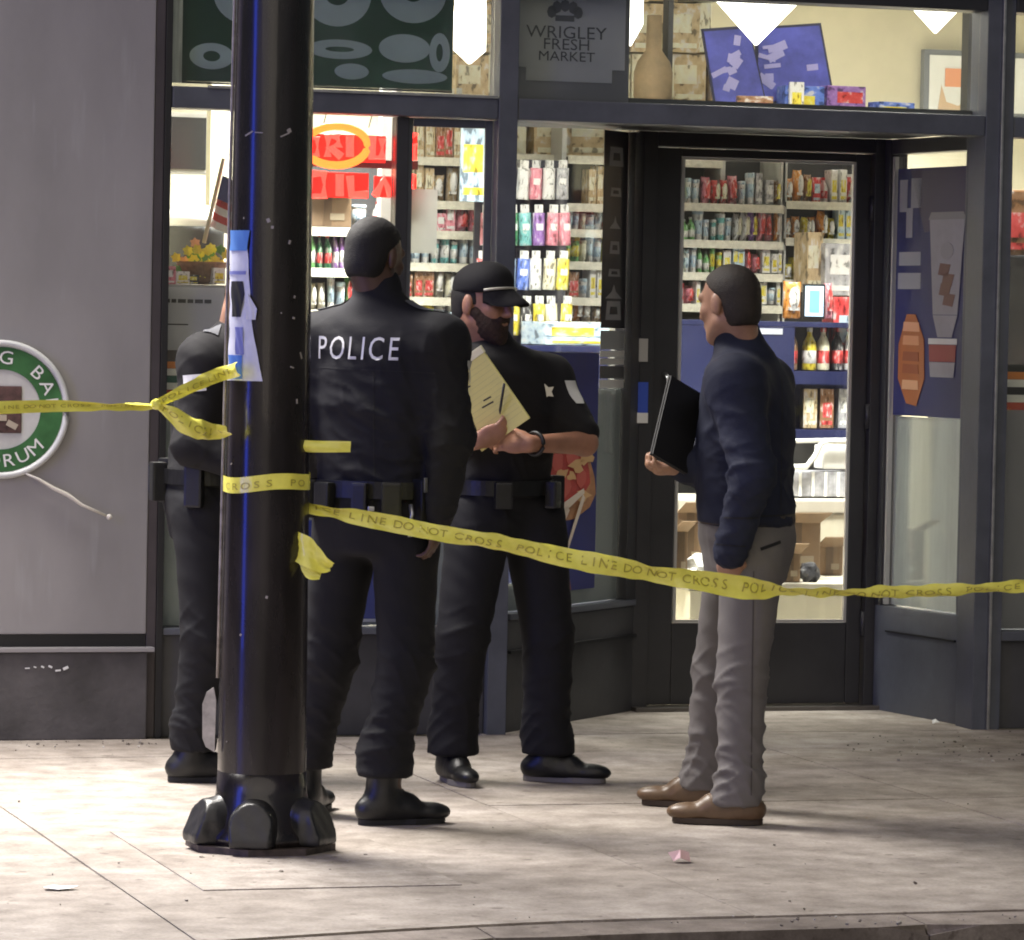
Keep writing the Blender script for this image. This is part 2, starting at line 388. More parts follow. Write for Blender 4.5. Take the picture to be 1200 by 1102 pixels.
# door frame and door
P(MB().span(5.262, 5.345, 15.56, 15.68, 0, 2.333, bev=.004), 'door_frame', dark_m)
P(MB().span(6.282, 6.352, 15.56, 15.68, 0, 2.333, bev=.004), 'door_frame', dark_m)
P(MB().span(5.347, 6.28, 15.56, 15.68, 2.275, 2.333, bev=.004), 'door_frame', dark_m)
P(MB().span(5.28, 6.34, 15.50, 15.66, 0, .018, bev=.004), 'threshold', M('threshold', (.12, .11, .1), .5, metal=.5, var=.3))
door = bpy.data.objects.new('door', None); COL.objects.link(door); door.parent = sf; door.location = (5.35 - 4.8, 15.62 - 14.76, 0)
DW = Matrix.Translation((-5.35, -15.62, 0))
def D(b, name, mats):
    o = b.build(name, mats); o.parent = door; o.matrix_parent_inverse = DW.copy(); return o
D(MB().span(5.352, 5.455, 15.59, 15.64, .022, 2.27, bev=.004), 'stile', dark_m)
D(MB().span(6.213, 6.276, 15.59, 15.64, .022, 2.27, bev=.004), 'stile', dark_m)
D(MB().span(5.457, 6.211, 15.592, 15.64, .022, .352, bev=.004), 'bottom_rail', dark_m)
D(MB().span(5.457, 6.211, 15.592, 15.64, 2.238, 2.27, bev=.004), 'top_rail', dark_m)
D(MB().span(5.472, 6.196, 15.606, 15.612, .368, 2.224), 'pane', glass_m)
bd = MB(); bd.span(5.458, 5.470, 15.588, 15.605, .354, 2.236); bd.span(6.198, 6.210, 15.588, 15.605, .354, 2.236)
bd.span(5.471, 6.197, 15.588, 15.605, .354, .366); bd.span(5.471, 6.197, 15.588, 15.605, 2.226, 2.236)
D(bd, 'glazing_bead', bead_m)
hb = MB().tube([(5.40, 15.585, 1.02), (5.40, 15.53, 1.04), (5.40, 15.53, 1.34), (5.40, 15.585, 1.36)], .011, 10)
D(hb, 'door_handle', metal_m)
for z in (.35, 1.2, 2.05): D(MB().lathe([(.011, -.05), (.011, .05)], (6.279, 15.575, z), 10), 'hinge', dark_m)

# small stickers on frames
def sticker(name, label, quad, depth, mat, cat='sticker', group=None):
    b = MB().prism(quad, depth); return tag(b.build(name, mat), label, cat, group)
def flat(u0, v0, u1, v1, Y, th=.002):
    a, b, c, d = at(u0, v0, Y), at(u1, v0, Y), at(u1, v1, Y), at(u0, v1, Y)
    x0, x1 = (a.x + d.x) / 2, (b.x + c.x) / 2; z1, z0 = (a.z + b.z) / 2, (c.z + d.z) / 2
    return x0, x1, z0, z1
def plate(u0, v0, u1, v1, Y, name, label, mat, cat, th=.003, group=None, bev=0.):
    x0, x1, z0, z1 = flat(u0, v0, u1, v1, Y)
    return tag(MB().span(x0, x1, Y - th, Y, z0, z1, bev).build(name, mat), label, cat, group)
plate(768, 146, 793, 154, 15.555, 'door_number_label', 'small white label stuck above the door frame', white_m, 'label')
plate(747, 397, 759, 424, 15.553, 'grey_sticker', 'small grey sticker on the door frame above the blue one', M('grey_sticker', (.4, .39, .37), .5), 'sticker')
bs = plate(746, 448, 759, 496, 15.553, 'blue_sticker', 'blue sticker with white foot on left door frame', M('blue_sticker', (.04, .09, .5), .4), 'sticker')
x0, x1, z0, z1 = flat(746, 484, 759, 496, 15.55)
MB().span(x0, x1, 15.547, 15.5495, z0, z1).build('white_foot', white_m, bs)

# ------------------------------------------------------------------ round sign on the metal wall
cs = at(1, 480, FY - .05)
sg = thing('round_sign', 'round green and white hanging bar sign on the grey metal wall', 'sign', cs)
SR = .25
def disc(b, r0, r1, y0, y1, n=64, mi=0):
    """ring in the XZ plane"""
    for k in range(n):
        a0, a1 = 2 * pi * k / n, 2 * pi * (k + 1) / n
        q = [(r0 * cos(a0), r0 * sin(a0)), (r1 * cos(a0), r1 * sin(a0)), (r1 * cos(a1), r1 * sin(a1)), (r0 * cos(a1), r0 * sin(a1))]
        if r0 < 1e-6: q = q[1:] + [(0., 0.)]
        b.prism([(x, y0, z) for x, z in q], (0, y1 - y0, 0), mi)
    return b
def disc_simple(r, y0, y1, n=64):
    b = MB(); b.prism([(r * cos(2 * pi * k / n), y0, r * sin(2 * pi * k / n)) for k in range(n)], (0, y1 - y0, 0)); return b
disc_simple(SR - .004, 0, .02).build('back_board', M('sign_white', (.5, .5, .48), .5, var=.15, vscale=9), sg)
b = MB(); b.tube([((SR - .010) * cos(2 * pi * k / 64), -.004, (SR - .010) * sin(2 * pi * k / 64)) for k in range(64)], .012, 8, closed=True)
b.build('rim', M('sign_rim', (.55, .56, .55), .4, var=.15), sg)
disc(MB(), .145, SR - .024, -.004, -.001).build('green_band', M('sign_green', (.035, .13, .04), .45, var=.45, vscale=7), sg)
b = MB(); b.span(-.11, .075, -.006, -.001, -.085, .085, bev=.004); b.build('brown_picture', M('sign_brown', (.09, .045, .04), .6, var=.6, vscale=30), sg)
b = MB()
for q in ((-.05, .02), (.0, -.03), (.04, -.055), (-.07, -.05)): b.box((q[0], -.009, q[1]), (.04, .004, .022), Matrix.Rotation(q[0] * 12, 3, 'Y'))
tag(b.build('picture_marks', M('sign_tan', (.4, .34, .26), .6), sg), kind='stuff')
def arc_text(txt, r, a0, step, size, flip=False):
    for k, ch in enumerate(txt):
        if ch == ' ': continue
        a = a0 - step * k if not flip else a0 + step * k
        V, Fc = text_data(ch, size)
        rad = Vector((cos(a), 0, sin(a))); tan = Vector((sin(a), 0, -cos(a)))
        if flip: up_, ri = -rad, -tan
        else: up_, ri = rad, tan
        bm_v = [rad * r + ri * v.x * 1.15 + up_ * v.y + Vector((0, -.0062, 0)) for v in V]
        mesh_from('letter', bm_v, Fc, print_white, sg)
arc_text('YOUNG BAR', .186, R(163), R(19.5), .068)
arc_text('DRUM', .188, R(262), R(17), .066, True)
wr = MB(); p0, p1, p2, p3 = at(30, 555, FY - .06), at(62, 572, FY - .06), at(96, 592, FY - .065), at(128, 606, FY - .06)
wr.tube([p0, p0.lerp(p1, .5) + Vector((0, 0, .004)), p1, p1.lerp(p2, .5) + Vector((0, 0, .006)), p2, p3], [.004, .005, .007, .008, .006, .004], 8)
wro = wr.build('loose_wire', M('wire_white', (.6, .57, .5), .5)); tag(wro, 'loose pale wire hanging out below the round green sign', 'wire')
bb = MB(); bmesh.ops.create_icosphere(bb.bm, subdivisions=2, radius=.011); bb.bm.verts.ensure_lookup_table()
bmesh.ops.translate(bb.bm, verts=bb.bm.verts, vec=p3); bb.build('wire_tip', M('wire_white', (.6, .57, .5), .5), wro)

# ------------------------------------------------------------------ wall lamp over the left window (just above the frame of the photograph)
wl = thing('wall_lamp', 'gooseneck wall lamp reaching out high above the round green sign', 'lamp', (LAMP_POS.x, 14.66, 4.0))
part(MB().tube([(LAMP_POS.x + .1, 14.70, 4.05), (LAMP_POS.x + .08, 14.45, 4.3), (LAMP_POS.x + .02, 14.0, 4.42), (LAMP_POS.x, 13.62, 4.32), (LAMP_POS.x, 13.55, 4.17)], .016, 10), 'arm', black_m, wl)
part(MB().lathe([(.04, .16), (.07, .13), (.17, .05), (.2, .04), (.195, .035), (.05, .12)], LAMP_POS, 28), 'shade', black_m, wl)
lp = lamp('wall_lamp_bulb', 'SPOT', LAMP_POS, LAMP_W, (1., .95, .89), 1.05, target=LAMP_POS + Vector((-.02, -.42, -1)), spot=R(102))
lp.data.spot_blend = 1.0
blue = lamp('blue_streak_light', 'AREA', (-5.6, 8.8, 3.0), 250., (.05, .10, 1.), 1.9, 6.0, target=(2.8, 11.6, 3.0))  # unseen tall panel standing for police lights, shaped to streak the pole blue

# ------------------------------------------------------------------ street pole
PC = Vector((2.80, 11.60, 0))
pole = thing('street_pole', 'thick black painted street pole with bolted cast base and tape', 'pole', PC)
pole_m = M('black_pole_paint', (.015, .0115, .0115), .27, var=.5, vscale=9, stretch=(1, 1, .25), bump=.14, bscale=22, coat=.35)
def pole_r(z): return .131 - .0075 * z
b = MB(); zs = [.10 + .2 * k for k in range(30)]; seg = 48; rings = []
for z in zs:
    fl = lambda k: 1 - .018 * (1 + cos(12 * 2 * pi * k / seg)) * .5
    rings.append([b.bm.verts.new((pole_r(z) * fl(k) * cos(2 * pi * k / seg), pole_r(z) * fl(k) * sin(2 * pi * k / seg), z)) for k in range(seg)])
for r0, r1 in zip(rings, rings[1:]):
    for k in range(seg):
        f = b.bm.faces.new((r0[k], r0[(k + 1) % seg], r1[(k + 1) % seg], r1[k])); f.smooth = True
b.build('shaft', pole_m, pole)
MB().lathe([(.180, .022), (.178, .05), (.160, .075), (.143, .115), (.133, .17), (.1295, .23)], (0, 0, 0), 48).build('base_flare', pole_m, pole)
b = MB(); b.prism([(.222 * cos(R(22.5 + 45 * k)), .222 * sin(R(22.5 + 45 * k)), 0) for k in range(8)], (0, 0, .024)); b.build('base_plate', M('rusty_plate', (.06, .045, .04), .7, var=.6, vscale=25, bump=.3), pole)
cover_m = M('bolt_cover_paint', (.02, .02, .021), .35, var=.4, vscale=14, bump=.25, bscale=25)
COVERS = (R(-42), R(-112), R(-172), R(60))
#@@COVERS
# chipped paint flecks
left = Vector((-cos(HEAD), sin(HEAD), 0)); near = Vector((-sin(HEAD), -cos(HEAD), 0))
def wrap(u):                                     # angle on the pole seen at photograph column offset u from its axis (in pole radii)
    return math.atan2(near.y, near.x) + math.asin(max(-1, min(1, u)))
def zp(v): return at(300, v, PC.y - .12).z
fl_m = M('pale_paint_chip', (.36, .33, .31), .7)
flecks = MB()
for k in range(14):
    z = random.uniform(.15, 2.9); a = random.uniform(R(-165), R(-40)); r = pole_r(z) + .0006
    rotz = Matrix.Rotation(a, 3, 'Z') @ Matrix.Rotation(random.uniform(-1, 1), 3, 'X')
    s_ = random.uniform(.003, .012)
    flecks.box(Vector((r * cos(a), r * sin(a), z)), (.0022, s_ * random.uniform(.4, 1), s_ * random.uniform(.6, 1.6)), rotz)
for u_, v_, l_, hh in ((-.55, 156, .03, .004), (-.3, 155, .025, .003), (.35, 157, .03, .004), (.45, 152, .012, .012), (-.02, 258, .010, .012), (.08, 266, .008, .008), (.5, 283, .006, .012), (.62, 372, .008, .006), (.1, 700, .007, .008), (.6, 430, .012, .004), (.72, 470, .005, .014), (.8, 416, .004, .02)):
    a = wrap(u_); z = zp(v_); r = pole_r(z) + .0006
    flecks.box(Vector((r * cos(a), r * sin(a), z)), (.0022, l_, hh), Matrix.Rotation(a, 3, 'Z') @ Matrix.Rotation(random.uniform(-.5, .5), 3, 'X'))
tag(flecks.build('paint_flecks', fl_m, pole), kind='stuff')
# thin conduit and a flat tag on its left side
ca = HEAD + pi                                   # the camera's left
cdir = (left * .99 + near * .12).normalized()
b = MB().tube([cdir * (pole_r(z) + .006) + Vector((0, 0, z)) for z in (.50, .8, 1.05, 1.4, 1.9, 2.4, 2.9)], .005, 8); b.build('conduit', M('grey_conduit', (.3, .27, .24), .5, metal=.4, var=.4, vscale=30), pole)
b = MB(); c = left * (pole_r(.38) + .022) + near * .03 + Vector((0, 0, .375))
b.prism([c + left * q[0] + Vector((0, 0, q[1])) for q in ((-.014, -.09), (.012, -.075), (.022, -.05), (.024, .05), (.012, .085), (-.008, .10), (-.016, .06))], near * .012)
b.build('hinge_cover', M('pale_metal_tag', (.42, .40, .37), .45, metal=.3, var=.3, vscale=25), pole)

def on_pole(ang, z, off=.002): return Vector(((pole_r(z) + off) * cos(ang), (pole_r(z) + off) * sin(ang), z))
# torn sticker remains on the pole
st = thing('torn_sticker', 'torn blue and white paper sticker on left side of black pole', 'sticker', PC)
def decal(poly, mat, name, off):
    """poly in (u, z): u = offset from the pole axis in radii"""
    V, Fc = [], []; n = 10
    us = [p[0] for p in poly]; zs_ = sorted({p[1] for p in poly})
    for z in np.linspace(min(zs_), max(zs_), 24):
        xs_ = []
        for (ua, za), (ub, zb) in zip(poly, poly[1:] + poly[:1]):
            if (za - z) * (zb - z) <= 0 and abs(za - zb) > 1e-9: xs_.append(ua + (ub - ua) * (z - za) / (zb - za))
        if len(xs_) < 2: xs_ = [us[0], us[0]]
        lo, hi = min(xs_), max(xs_)
        for k in range(n + 1): V.append(on_pole(wrap(lo + (hi - lo) * k / n), z, off + .0015 * math.sin(z * 70 + k)))
    for j in range(23):
        for k in range(n):
            q = j * (n + 1) + k; Fc.append((q, q + 1, q + n + 2, q + n + 1))
    return mesh_from(name, V, Fc, mat, st, True)
def up(u, v):
    w_ = 48 + (v - 0) * .0055
    ax = 316 - v * .0195
    return ((u - ax) / w_)
decal([(up(259, 447), zp(447)), (up(303, 447), zp(447)), (up(290, 380), zp(380)), (up(284, 275), zp(275)), (up(262, 275), zp(275)), (up(262, 380), zp(380))], M('sticker_white', (.62, .64, .74), .5, var=.08, vscale=30), 'white_paper', .003)
decal([(up(262, 445), zp(445)), (up(279, 445), zp(445)), (up(279, 417), zp(417)), (up(262, 417), zp(417))], M('sticker_blue', (.08, .2, .6), .45), 'blue_print', .006)
decal([(up(271, 416), zp(416)), (up(281, 416), zp(416)), (up(280, 384), zp(384)), (up(270, 384), zp(384))], M('sticker_mauve', (.2, .22, .5), .45), 'blue_print', .006)
decal([(up(263, 294), zp(294)), (up(285, 294), zp(294)), (up(288, 270), zp(270)), (up(264, 270), zp(270))], M('sticker_sky', (.1, .25, .62), .45), 'blue_print', .006)
decal([(up(267, 372), zp(372)), (up(277, 372), zp(372)), (up(282, 345), zp(345)), (up(280, 330), zp(330)), (up(266, 330), zp(330)), (up(265, 350), zp(350))], print_black, 'black_print', .006)
decal([(up(262, 322), zp(322)), (up(284, 322), zp(322)), (up(284, 318), zp(318)), (up(262, 318), zp(318))], M('sticker_mauve', (.2, .22, .5), .45), 'blue_line', .006)
decal([(up(284, 375), zp(375)), (up(295, 375), zp(375)), (up(297, 362), zp(362)), (up(287, 345), zp(345))], M('sticker_white', (.62, .64, .74), .5), 'torn_flap', .007)
#@@TAPE
# ------------------------------------------------------------------ yellow police tape
tape_m = M('tape_yellow', (.92, .86, .15), .17, var=.12, vscale=12, bump=.15, bscale=30)
tape_back = tape_m
tape_print = M('tape_print', (.44, .38, .06), .4)
def spline(pts, n):
    """Catmull-Rom through points (each a tuple of any length), n samples"""
    p = np.array(pts, float); p = np.vstack([2 * p[0] - p[1], p, 2 * p[-1] - p[-2]])
    out = []
    m_ = len(p) - 3
    for q in np.linspace(0, m_ - 1e-6, n):
        i = int(q); t = q - i; a, b_, c, d = p[i:i + 4]
        out.append(.5 * ((2 * b_) + (-a + c) * t + (2 * a - 5 * b_ + 4 * c - d) * t * t + (-a + 3 * b_ - 3 * c + d) * t ** 3))
    return np.array(out)
def ribbon(name, ctrl, n, parent, txt=None, tsize=.05, crumple=.004, seed=0):
    """ctrl: (x, y, z, width, lean) ; lean 0 = upright band facing the road"""
    S = spline(ctrl, n); P_ = S[:, :3]; rows = 6
    d = np.gradient(P_, axis=0); d /= np.linalg.norm(d, axis=1)[:, None]
    arc = np.concatenate([[0], np.cumsum(np.linalg.norm(np.diff(P_, axis=0), axis=1))])
    def frame(i):
        t = Vector(d[i]); u = Vector((0, 0, 1)); u = (u - t * u.dot(t)).normalized(); nn = t.cross(u)
        if nn.y > 0: nn = -nn
        rot = Matrix.Rotation(S[i, 4], 3, t); return t, rot @ u, rot @ nn
    fr = [frame(i) for i in range(n)]
    def pt(s, w_):                               # s along, w_ in -0.5..0.5
        q = np.interp(s, arc, np.arange(n)); i = min(int(q), n - 2); f = q - i
        c = Vector(P_[i]).lerp(Vector(P_[i + 1]), f); u = fr[i][1].lerp(fr[i + 1][1], f); nn = fr[i][2].lerp(fr[i + 1][2], f)
        wd = S[i, 3] * (1 - f) + S[i + 1, 3] * f
        wob = crumple * (math.sin(s * 31 + w_ * 4 + seed) + .7 * math.sin(s * 73 + w_ * 9 + seed * 2))
        curl = .012 * (w_ * 2) ** 2 * math.sin(s * 5 + seed)
        return c + u * (w_ * wd) + nn * (wob + curl), nn
    V, Fc = [], []
    for s in arc:
        for r in range(rows): V.append(pt(s, r / (rows - 1) - .5)[0])
    for i in range(n - 1):
        for r in range(rows - 1):
            a = i * rows + r; Fc.append((a, a + 1, a + rows + 1, a + rows))
    o = mesh_from(name, V, Fc, tape_m, parent, True)
    if txt:
        bm_v, bm_f = [], []; s0 = .02; L = arc[-1]
        while s0 < L:
            for ch in txt:
                wch = tsize * (.42 if ch == ' ' else .80)
                if ch != ' ' and s0 + wch < L:
                    Vt, Ft = CH[ch]; base = len(bm_v)
                    for v in Vt:
                        p, nn = pt(s0 + wch * .5 + v.x * tsize * 1.1, v.y * tsize * 1.15 / .07)
                        bm_v.append(p + nn * .0022)
                    bm_f += [tuple(base + k for k in f) for f in Ft]
                s0 += wch
            s0 += tsize * .9
        tag(mesh_from('lettering', bm_v, bm_f, tape_print, parent), kind='stuff')
    return o
CH = {c: text_data(c, 1.0) for c in 'POLICENDTRS'}
LINE = 'POLICE LINE DO NOT CROSS'
def tp(u, v, Y, wd, lean=0.): q = at(u, v, Y); return (q.x, q.y, q.z, wd, lean)
tr_ = thing('barrier_tape', 'yellow police tape sagging from the pole across in front of the men', 'tape', tuple(at(352, 592, 11.50)))
tr_.location = (0, 0, 0)
ribbon('tape_band', [tp(332, 585, 11.66, .04, .1), tp(350, 591, 11.60, .036, .25), tp(385, 598, 11.55, .036, .4), tp(430, 608, 11.52, .048, .1), tp(500, 622, 11.49, .050, -.25), tp(580, 637, 11.47, .048, .5), tp(640, 649, 11.46, .055, .1), tp(700, 660, 11.45, .062, -.3), tp(755, 670, 11.45, .052, .45), tp(810, 680, 11.44, .060, -.2),
        tp(870, 688, 11.44, .070, .2), tp(905, 690, 11.44, .055, .7), tp(950, 694, 11.43, .042, 1.0), tp(1010, 696, 11.42, .040, .8), tp(1080, 695, 11.40, .044, .4), tp(1160, 690, 11.38, .036, .5), tp(1260, 681, 11.36, .05, .1), tp(1380, 668, 11.33, .05, .1), tp(1900, 600, 11.2, .05, .3), tp(2600, 500, 11.0, .05, .1)], 240, tr_, LINE, .038, .005, 1.)
tl = thing('barrier_tape', 'yellow police tape running left from the pole in front of the round sign', 'tape')
ribbon('tape_band', [tp(-1500, 520, 11.0, .04), tp(-700, 500, 11.2, .04), tp(-160, 484, 11.3, .034), tp(0, 478, 11.35, .036), tp(60, 476, 11.4, .034), tp(120, 475, 11.42, .026, .5), tp(160, 474, 11.45, .022, .9), tp(184, 474, 11.45, .016, 1.0)], 140, tl, LINE, .024, .003, 2.)
ribbon('tape_band', [tp(181, 475, 11.449, .02, .4), tp(205, 463, 11.45, .034, .2), tp(230, 452, 11.47, .040, .1), tp(262, 438, 11.53, .042, .0), tp(276, 432, 11.475, .04)], 40, tl, LINE, .032, .003, 3.)
ribbon('tape_band', [tp(181, 475, 11.447, .018, .5), tp(200, 485, 11.44, .042, .3), tp(220, 497, 11.44, .052, -.2), tp(238, 506, 11.45, .056, .4), tp(252, 508, 11.49, .05, .6), tp(266, 505, 11.46, .03, .2)], 40, tl, LINE, .034, .007, 4.)
b = MB(); kc = at(183, 474, 11.448); bmesh.ops.create_icosphere(b.bm, subdivisions=2, radius=.016)
for v in b.bm.verts: v.co = Vector(kc) + v.co * (1 + .3 * noise.noise(v.co * 90)); 
b.build('knot', tape_m, tl)
tb = thing('barrier_tape', 'band of yellow police tape wound round the black pole with loose crumpled ends', 'tape', PC)
V, Fc = [], []; zc = at(304, 567, 11.46).z; n = 72
CHW = []
def band(k, w_):
    a = 2 * pi * k / n; r = pole_r(zc) + .004 + .0015 * math.sin(9 * a)
    z = zc + .012 * sin(a - math.atan2(near.y, near.x)) * .6 + .004 * sin(3 * a) + w_ * .046
    return Vector((r * cos(a), r * sin(a), z))
for k in range(n):
    for r in range(4): V.append(band(k, r / 3 - .5))
for k in range(n):
    for r in range(3): a = k * 4 + r; c = ((k + 1) % n) * 4 + r; Fc.append((a, a + 1, c + 1, c))
mesh_from('tape_band', V, Fc, tape_m, tb, True)
a_near = math.atan2(near.y, near.x); bm_v, bm_f = [], []
for i, ch in enumerate('CROSS PO'):
    if ch == ' ': continue
    Vt, Ft = CH[ch]; base = len(bm_v)
    for v in Vt:
        s = (i - 3.6) * .036 + v.x * .042; k = ((a_near + s / (pole_r(zc) + .004)) / (2 * pi) * n)
        p = band(k, v.y * .6 - .1); bm_v.append(p + Vector((p.x, p.y, 0)).normalized() * .002)
    bm_f += [tuple(base + q for q in f) for f in Ft]
tag(mesh_from('lettering', bm_v, bm_f, tape_print, tb), kind='stuff')
tinv = Matrix.Translation(-PC)
def loose(name, ctrl, n, seed, cr=.006):
    o = ribbon(name, ctrl, n, tb, None, .05, cr, seed); o.matrix_parent_inverse = tinv.copy(); return o
loose('loose_end', [tp(330, 521, 11.56, .03), tp(350, 523, 11.52, .034, .1), tp(380, 523.5, 11.5, .034, -.1), tp(411, 524, 11.49, .032, .2)], 24, 5., .002)
loose('loose_end', [tp(335, 618, 11.56, .03), tp(352, 640, 11.5, .075, .1), tp(364, 652, 11.47, .072, -.3), tp(378, 661, 11.46, .05, .2), tp(389, 664, 11.46, .03, .3)], 30, 6., .009)
loose('loose_end', [tp(350, 655, 11.5, .02), tp(362, 669, 11.48, .03, .4), tp(376, 674, 11.47, .022, .1)], 16, 7., .008)

# ------------------------------------------------------------------ implicit modelling kit for people
class Field:
    """distance grid; shapes are blended in locally, then skinned with quads (surface nets)"""
    def __init__(s, lo, hi, h):
        s.h = h; s.lo = np.array(lo, float); s.n = np.ceil((np.array(hi) - s.lo) / h).astype(int) + 1
        s.d = np.full(s.n, .25, np.float32)
    def _win(s, lo, hi, pad):
        i0 = np.maximum(0, np.floor((np.array(lo) - pad - s.lo) / s.h).astype(int)); i1 = np.minimum(s.n, np.ceil((np.array(hi) + pad - s.lo) / s.h).astype(int) + 1)
        if (i1 <= i0).any(): return None
        ax = [(s.lo[k] + s.h * np.arange(i0[k], i1[k])).astype(np.float32) for k in range(3)]
        return tuple(slice(a, b) for a, b in zip(i0, i1)), (ax[0][:, None, None], ax[1][None, :, None], ax[2][None, None, :])
    def put(s, shape, k=.02, op='add'):
        fn, lo, hi = shape; wn = s._win(lo, hi, k + 3 * s.h)
        if wn is None: return s
        sl_, (x, y, z) = wn; a = s.d[sl_]; b = fn(x, y, z)
        if op == 'add':
            hh = np.maximum(k - np.abs(a - b), 0) / k; s.d[sl_] = np.minimum(a, b) - hh * hh * k * .25
        elif op == 'cut':
            b = -b; hh = np.maximum(k - np.abs(a - b), 0) / k; s.d[sl_] = np.maximum(a, b) + hh * hh * k * .25
        return s
    def keep(s, fn):
        ax = [(s.lo[k] + s.h * np.arange(s.n[k])).astype(np.float32) for k in range(3)]
        s.d = np.maximum(s.d, fn(ax[0][:, None, None], ax[1][None, :, None], ax[2][None, None, :])).astype(np.float32); return s
    def mesh(s, relax=2):
        d = s.d; ins = d < 0; c = np.zeros(np.array(d.shape) - 1, np.int8)
        offs = [(i, j, k) for i in (0, 1) for j in (0, 1) for k in (0, 1)]; N = np.array(d.shape) - 1
        for i, j, k in offs: c += ins[i:i + N[0], j:j + N[1], k:k + N[2]]
        act = (c > 0) & (c < 8); idx = np.argwhere(act); vid = np.full(act.shape, -1, np.int64); vid[act] = np.arange(len(idx))
        cv = np.stack([d[idx[:, 0] + i, idx[:, 1] + j, idx[:, 2] + k] for i, j, k in offs], 1)
        acc = np.zeros((len(idx), 3)); cnt = np.zeros(len(idx)); O = np.array(offs, float)
        for a in range(8):
            for b in range(a + 1, 8):
                if np.abs(O[a] - O[b]).sum() != 1: continue
                cr_ = (cv[:, a] < 0) != (cv[:, b] < 0); t = cv[cr_, a] / (cv[cr_, a] - cv[cr_, b])
                acc[cr_] += O[a] + (O[b] - O[a]) * t[:, None]; cnt[cr_] += 1
        V = s.lo + s.h * (idx + acc / cnt[:, None]); Q = []
        for ax in range(3):
            e1, e2 = [(1, 2), (2, 0), (0, 1)][ax]
            sh = [slice(0, n_) for n_ in d.shape]; a_s = list(sh); b_s = list(sh); a_s[ax] = slice(0, d.shape[ax] - 1); b_s[ax] = slice(1, d.shape[ax])
            A_, B_ = ins[tuple(a_s)], ins[tuple(b_s)]; E = np.argwhere(A_ != B_)
            ok = (E[:, e1] > 0) & (E[:, e2] > 0) & (E[:, e1] < d.shape[e1] - 1) & (E[:, e2] < d.shape[e2] - 1); E = E[ok]
            fl = A_[tuple(E.T)]
            def g_(o1, o2):
                q = E.copy(); q[:, e1] -= o1; q[:, e2] -= o2; return vid[tuple(q.T)]
            q = np.stack([g_(1, 1), g_(0, 1), g_(0, 0), g_(1, 0)], 1); q[~fl] = q[~fl][:, ::-1]; Q.append(q)
        Q = np.concatenate(Q)
        for _ in range(relax):
            A_ = np.zeros_like(V); n_ = np.zeros(len(V))
            for a, b in ((0, 1), (1, 2), (2, 3), (3, 0)):
                np.add.at(A_, Q[:, a], V[Q[:, b]]); np.add.at(A_, Q[:, b], V[Q[:, a]]); np.add.at(n_, Q[:, a], 1); np.add.at(n_, Q[:, b], 1)
            V = V * .5 + A_ / n_[:, None] * .5
        return V, Q
def normals(V, Q):
    a = np.cross(V[Q[:, 2]] - V[Q[:, 0]], V[Q[:, 3]] - V[Q[:, 1]]); Nn = np.zeros_like(V)
    for k in range(4): np.add.at(Nn, Q[:, k], a)
    return Nn / np.maximum(np.linalg.norm(Nn, axis=1), 1e-12)[:, None]
def skin_obj(name, V, Q, mat, parent):
    me = bpy.data.meshes.new(name); me.vertices.add(len(V)); me.vertices.foreach_set('co', V.astype(np.float32).ravel())
    me.loops.add(Q.size); me.loops.foreach_set('vertex_index', Q.ravel().astype(np.int32))
    me.polygons.add(len(Q)); me.polygons.foreach_set('loop_start', np.arange(0, Q.size, 4, dtype=np.int32)); me.polygons.foreach_set('loop_total', np.full(len(Q), 4, np.int32))
    me.update(calc_edges=True); me.validate(); me.polygons.foreach_set('use_smooth', np.ones(len(me.polygons), bool)); me.materials.append(mat)
    o = bpy.data.objects.new(name, me); COL.objects.link(o); o.parent = parent; return o

v3 = lambda *a: np.array(a, float)
def cone(a, b, ra, rb):
    a, b = np.array(a, float), np.array(b, float); ab = b - a; L2 = max(ab @ ab, 1e-9); r = max(ra, rb)
    def fn(x, y, z):
        px, py, pz = x - a[0], y - a[1], z - a[2]
        t = np.clip((px * ab[0] + py * ab[1] + pz * ab[2]) / L2, 0, 1)
        return np.sqrt((px - t * ab[0]) ** 2 + (py - t * ab[1]) ** 2 + (pz - t * ab[2]) ** 2) - (ra + (rb - ra) * t)
    return fn, np.minimum(a, b) - r, np.maximum(a, b) + r
def ell(c, r, Rm=None):
    c, r = np.array(c, float), np.array(r, float); Rm = np.eye(3) if Rm is None else Rm; R_ = r.max()
    def fn(x, y, z):
        p = [x - c[0], y - c[1], z - c[2]]
        q = [p[0] * Rm[0, k] + p[1] * Rm[1, k] + p[2] * Rm[2, k] for k in range(3)]   # columns of Rm = local axes
        k0 = np.sqrt(sum((q[i] / r[i]) ** 2 for i in range(3))); k1 = np.sqrt(sum((q[i] / r[i] ** 2) ** 2 for i in range(3)))
        return k0 * (k0 - 1) / np.maximum(k1, 1e-6)
    return fn, c - R_, c + R_
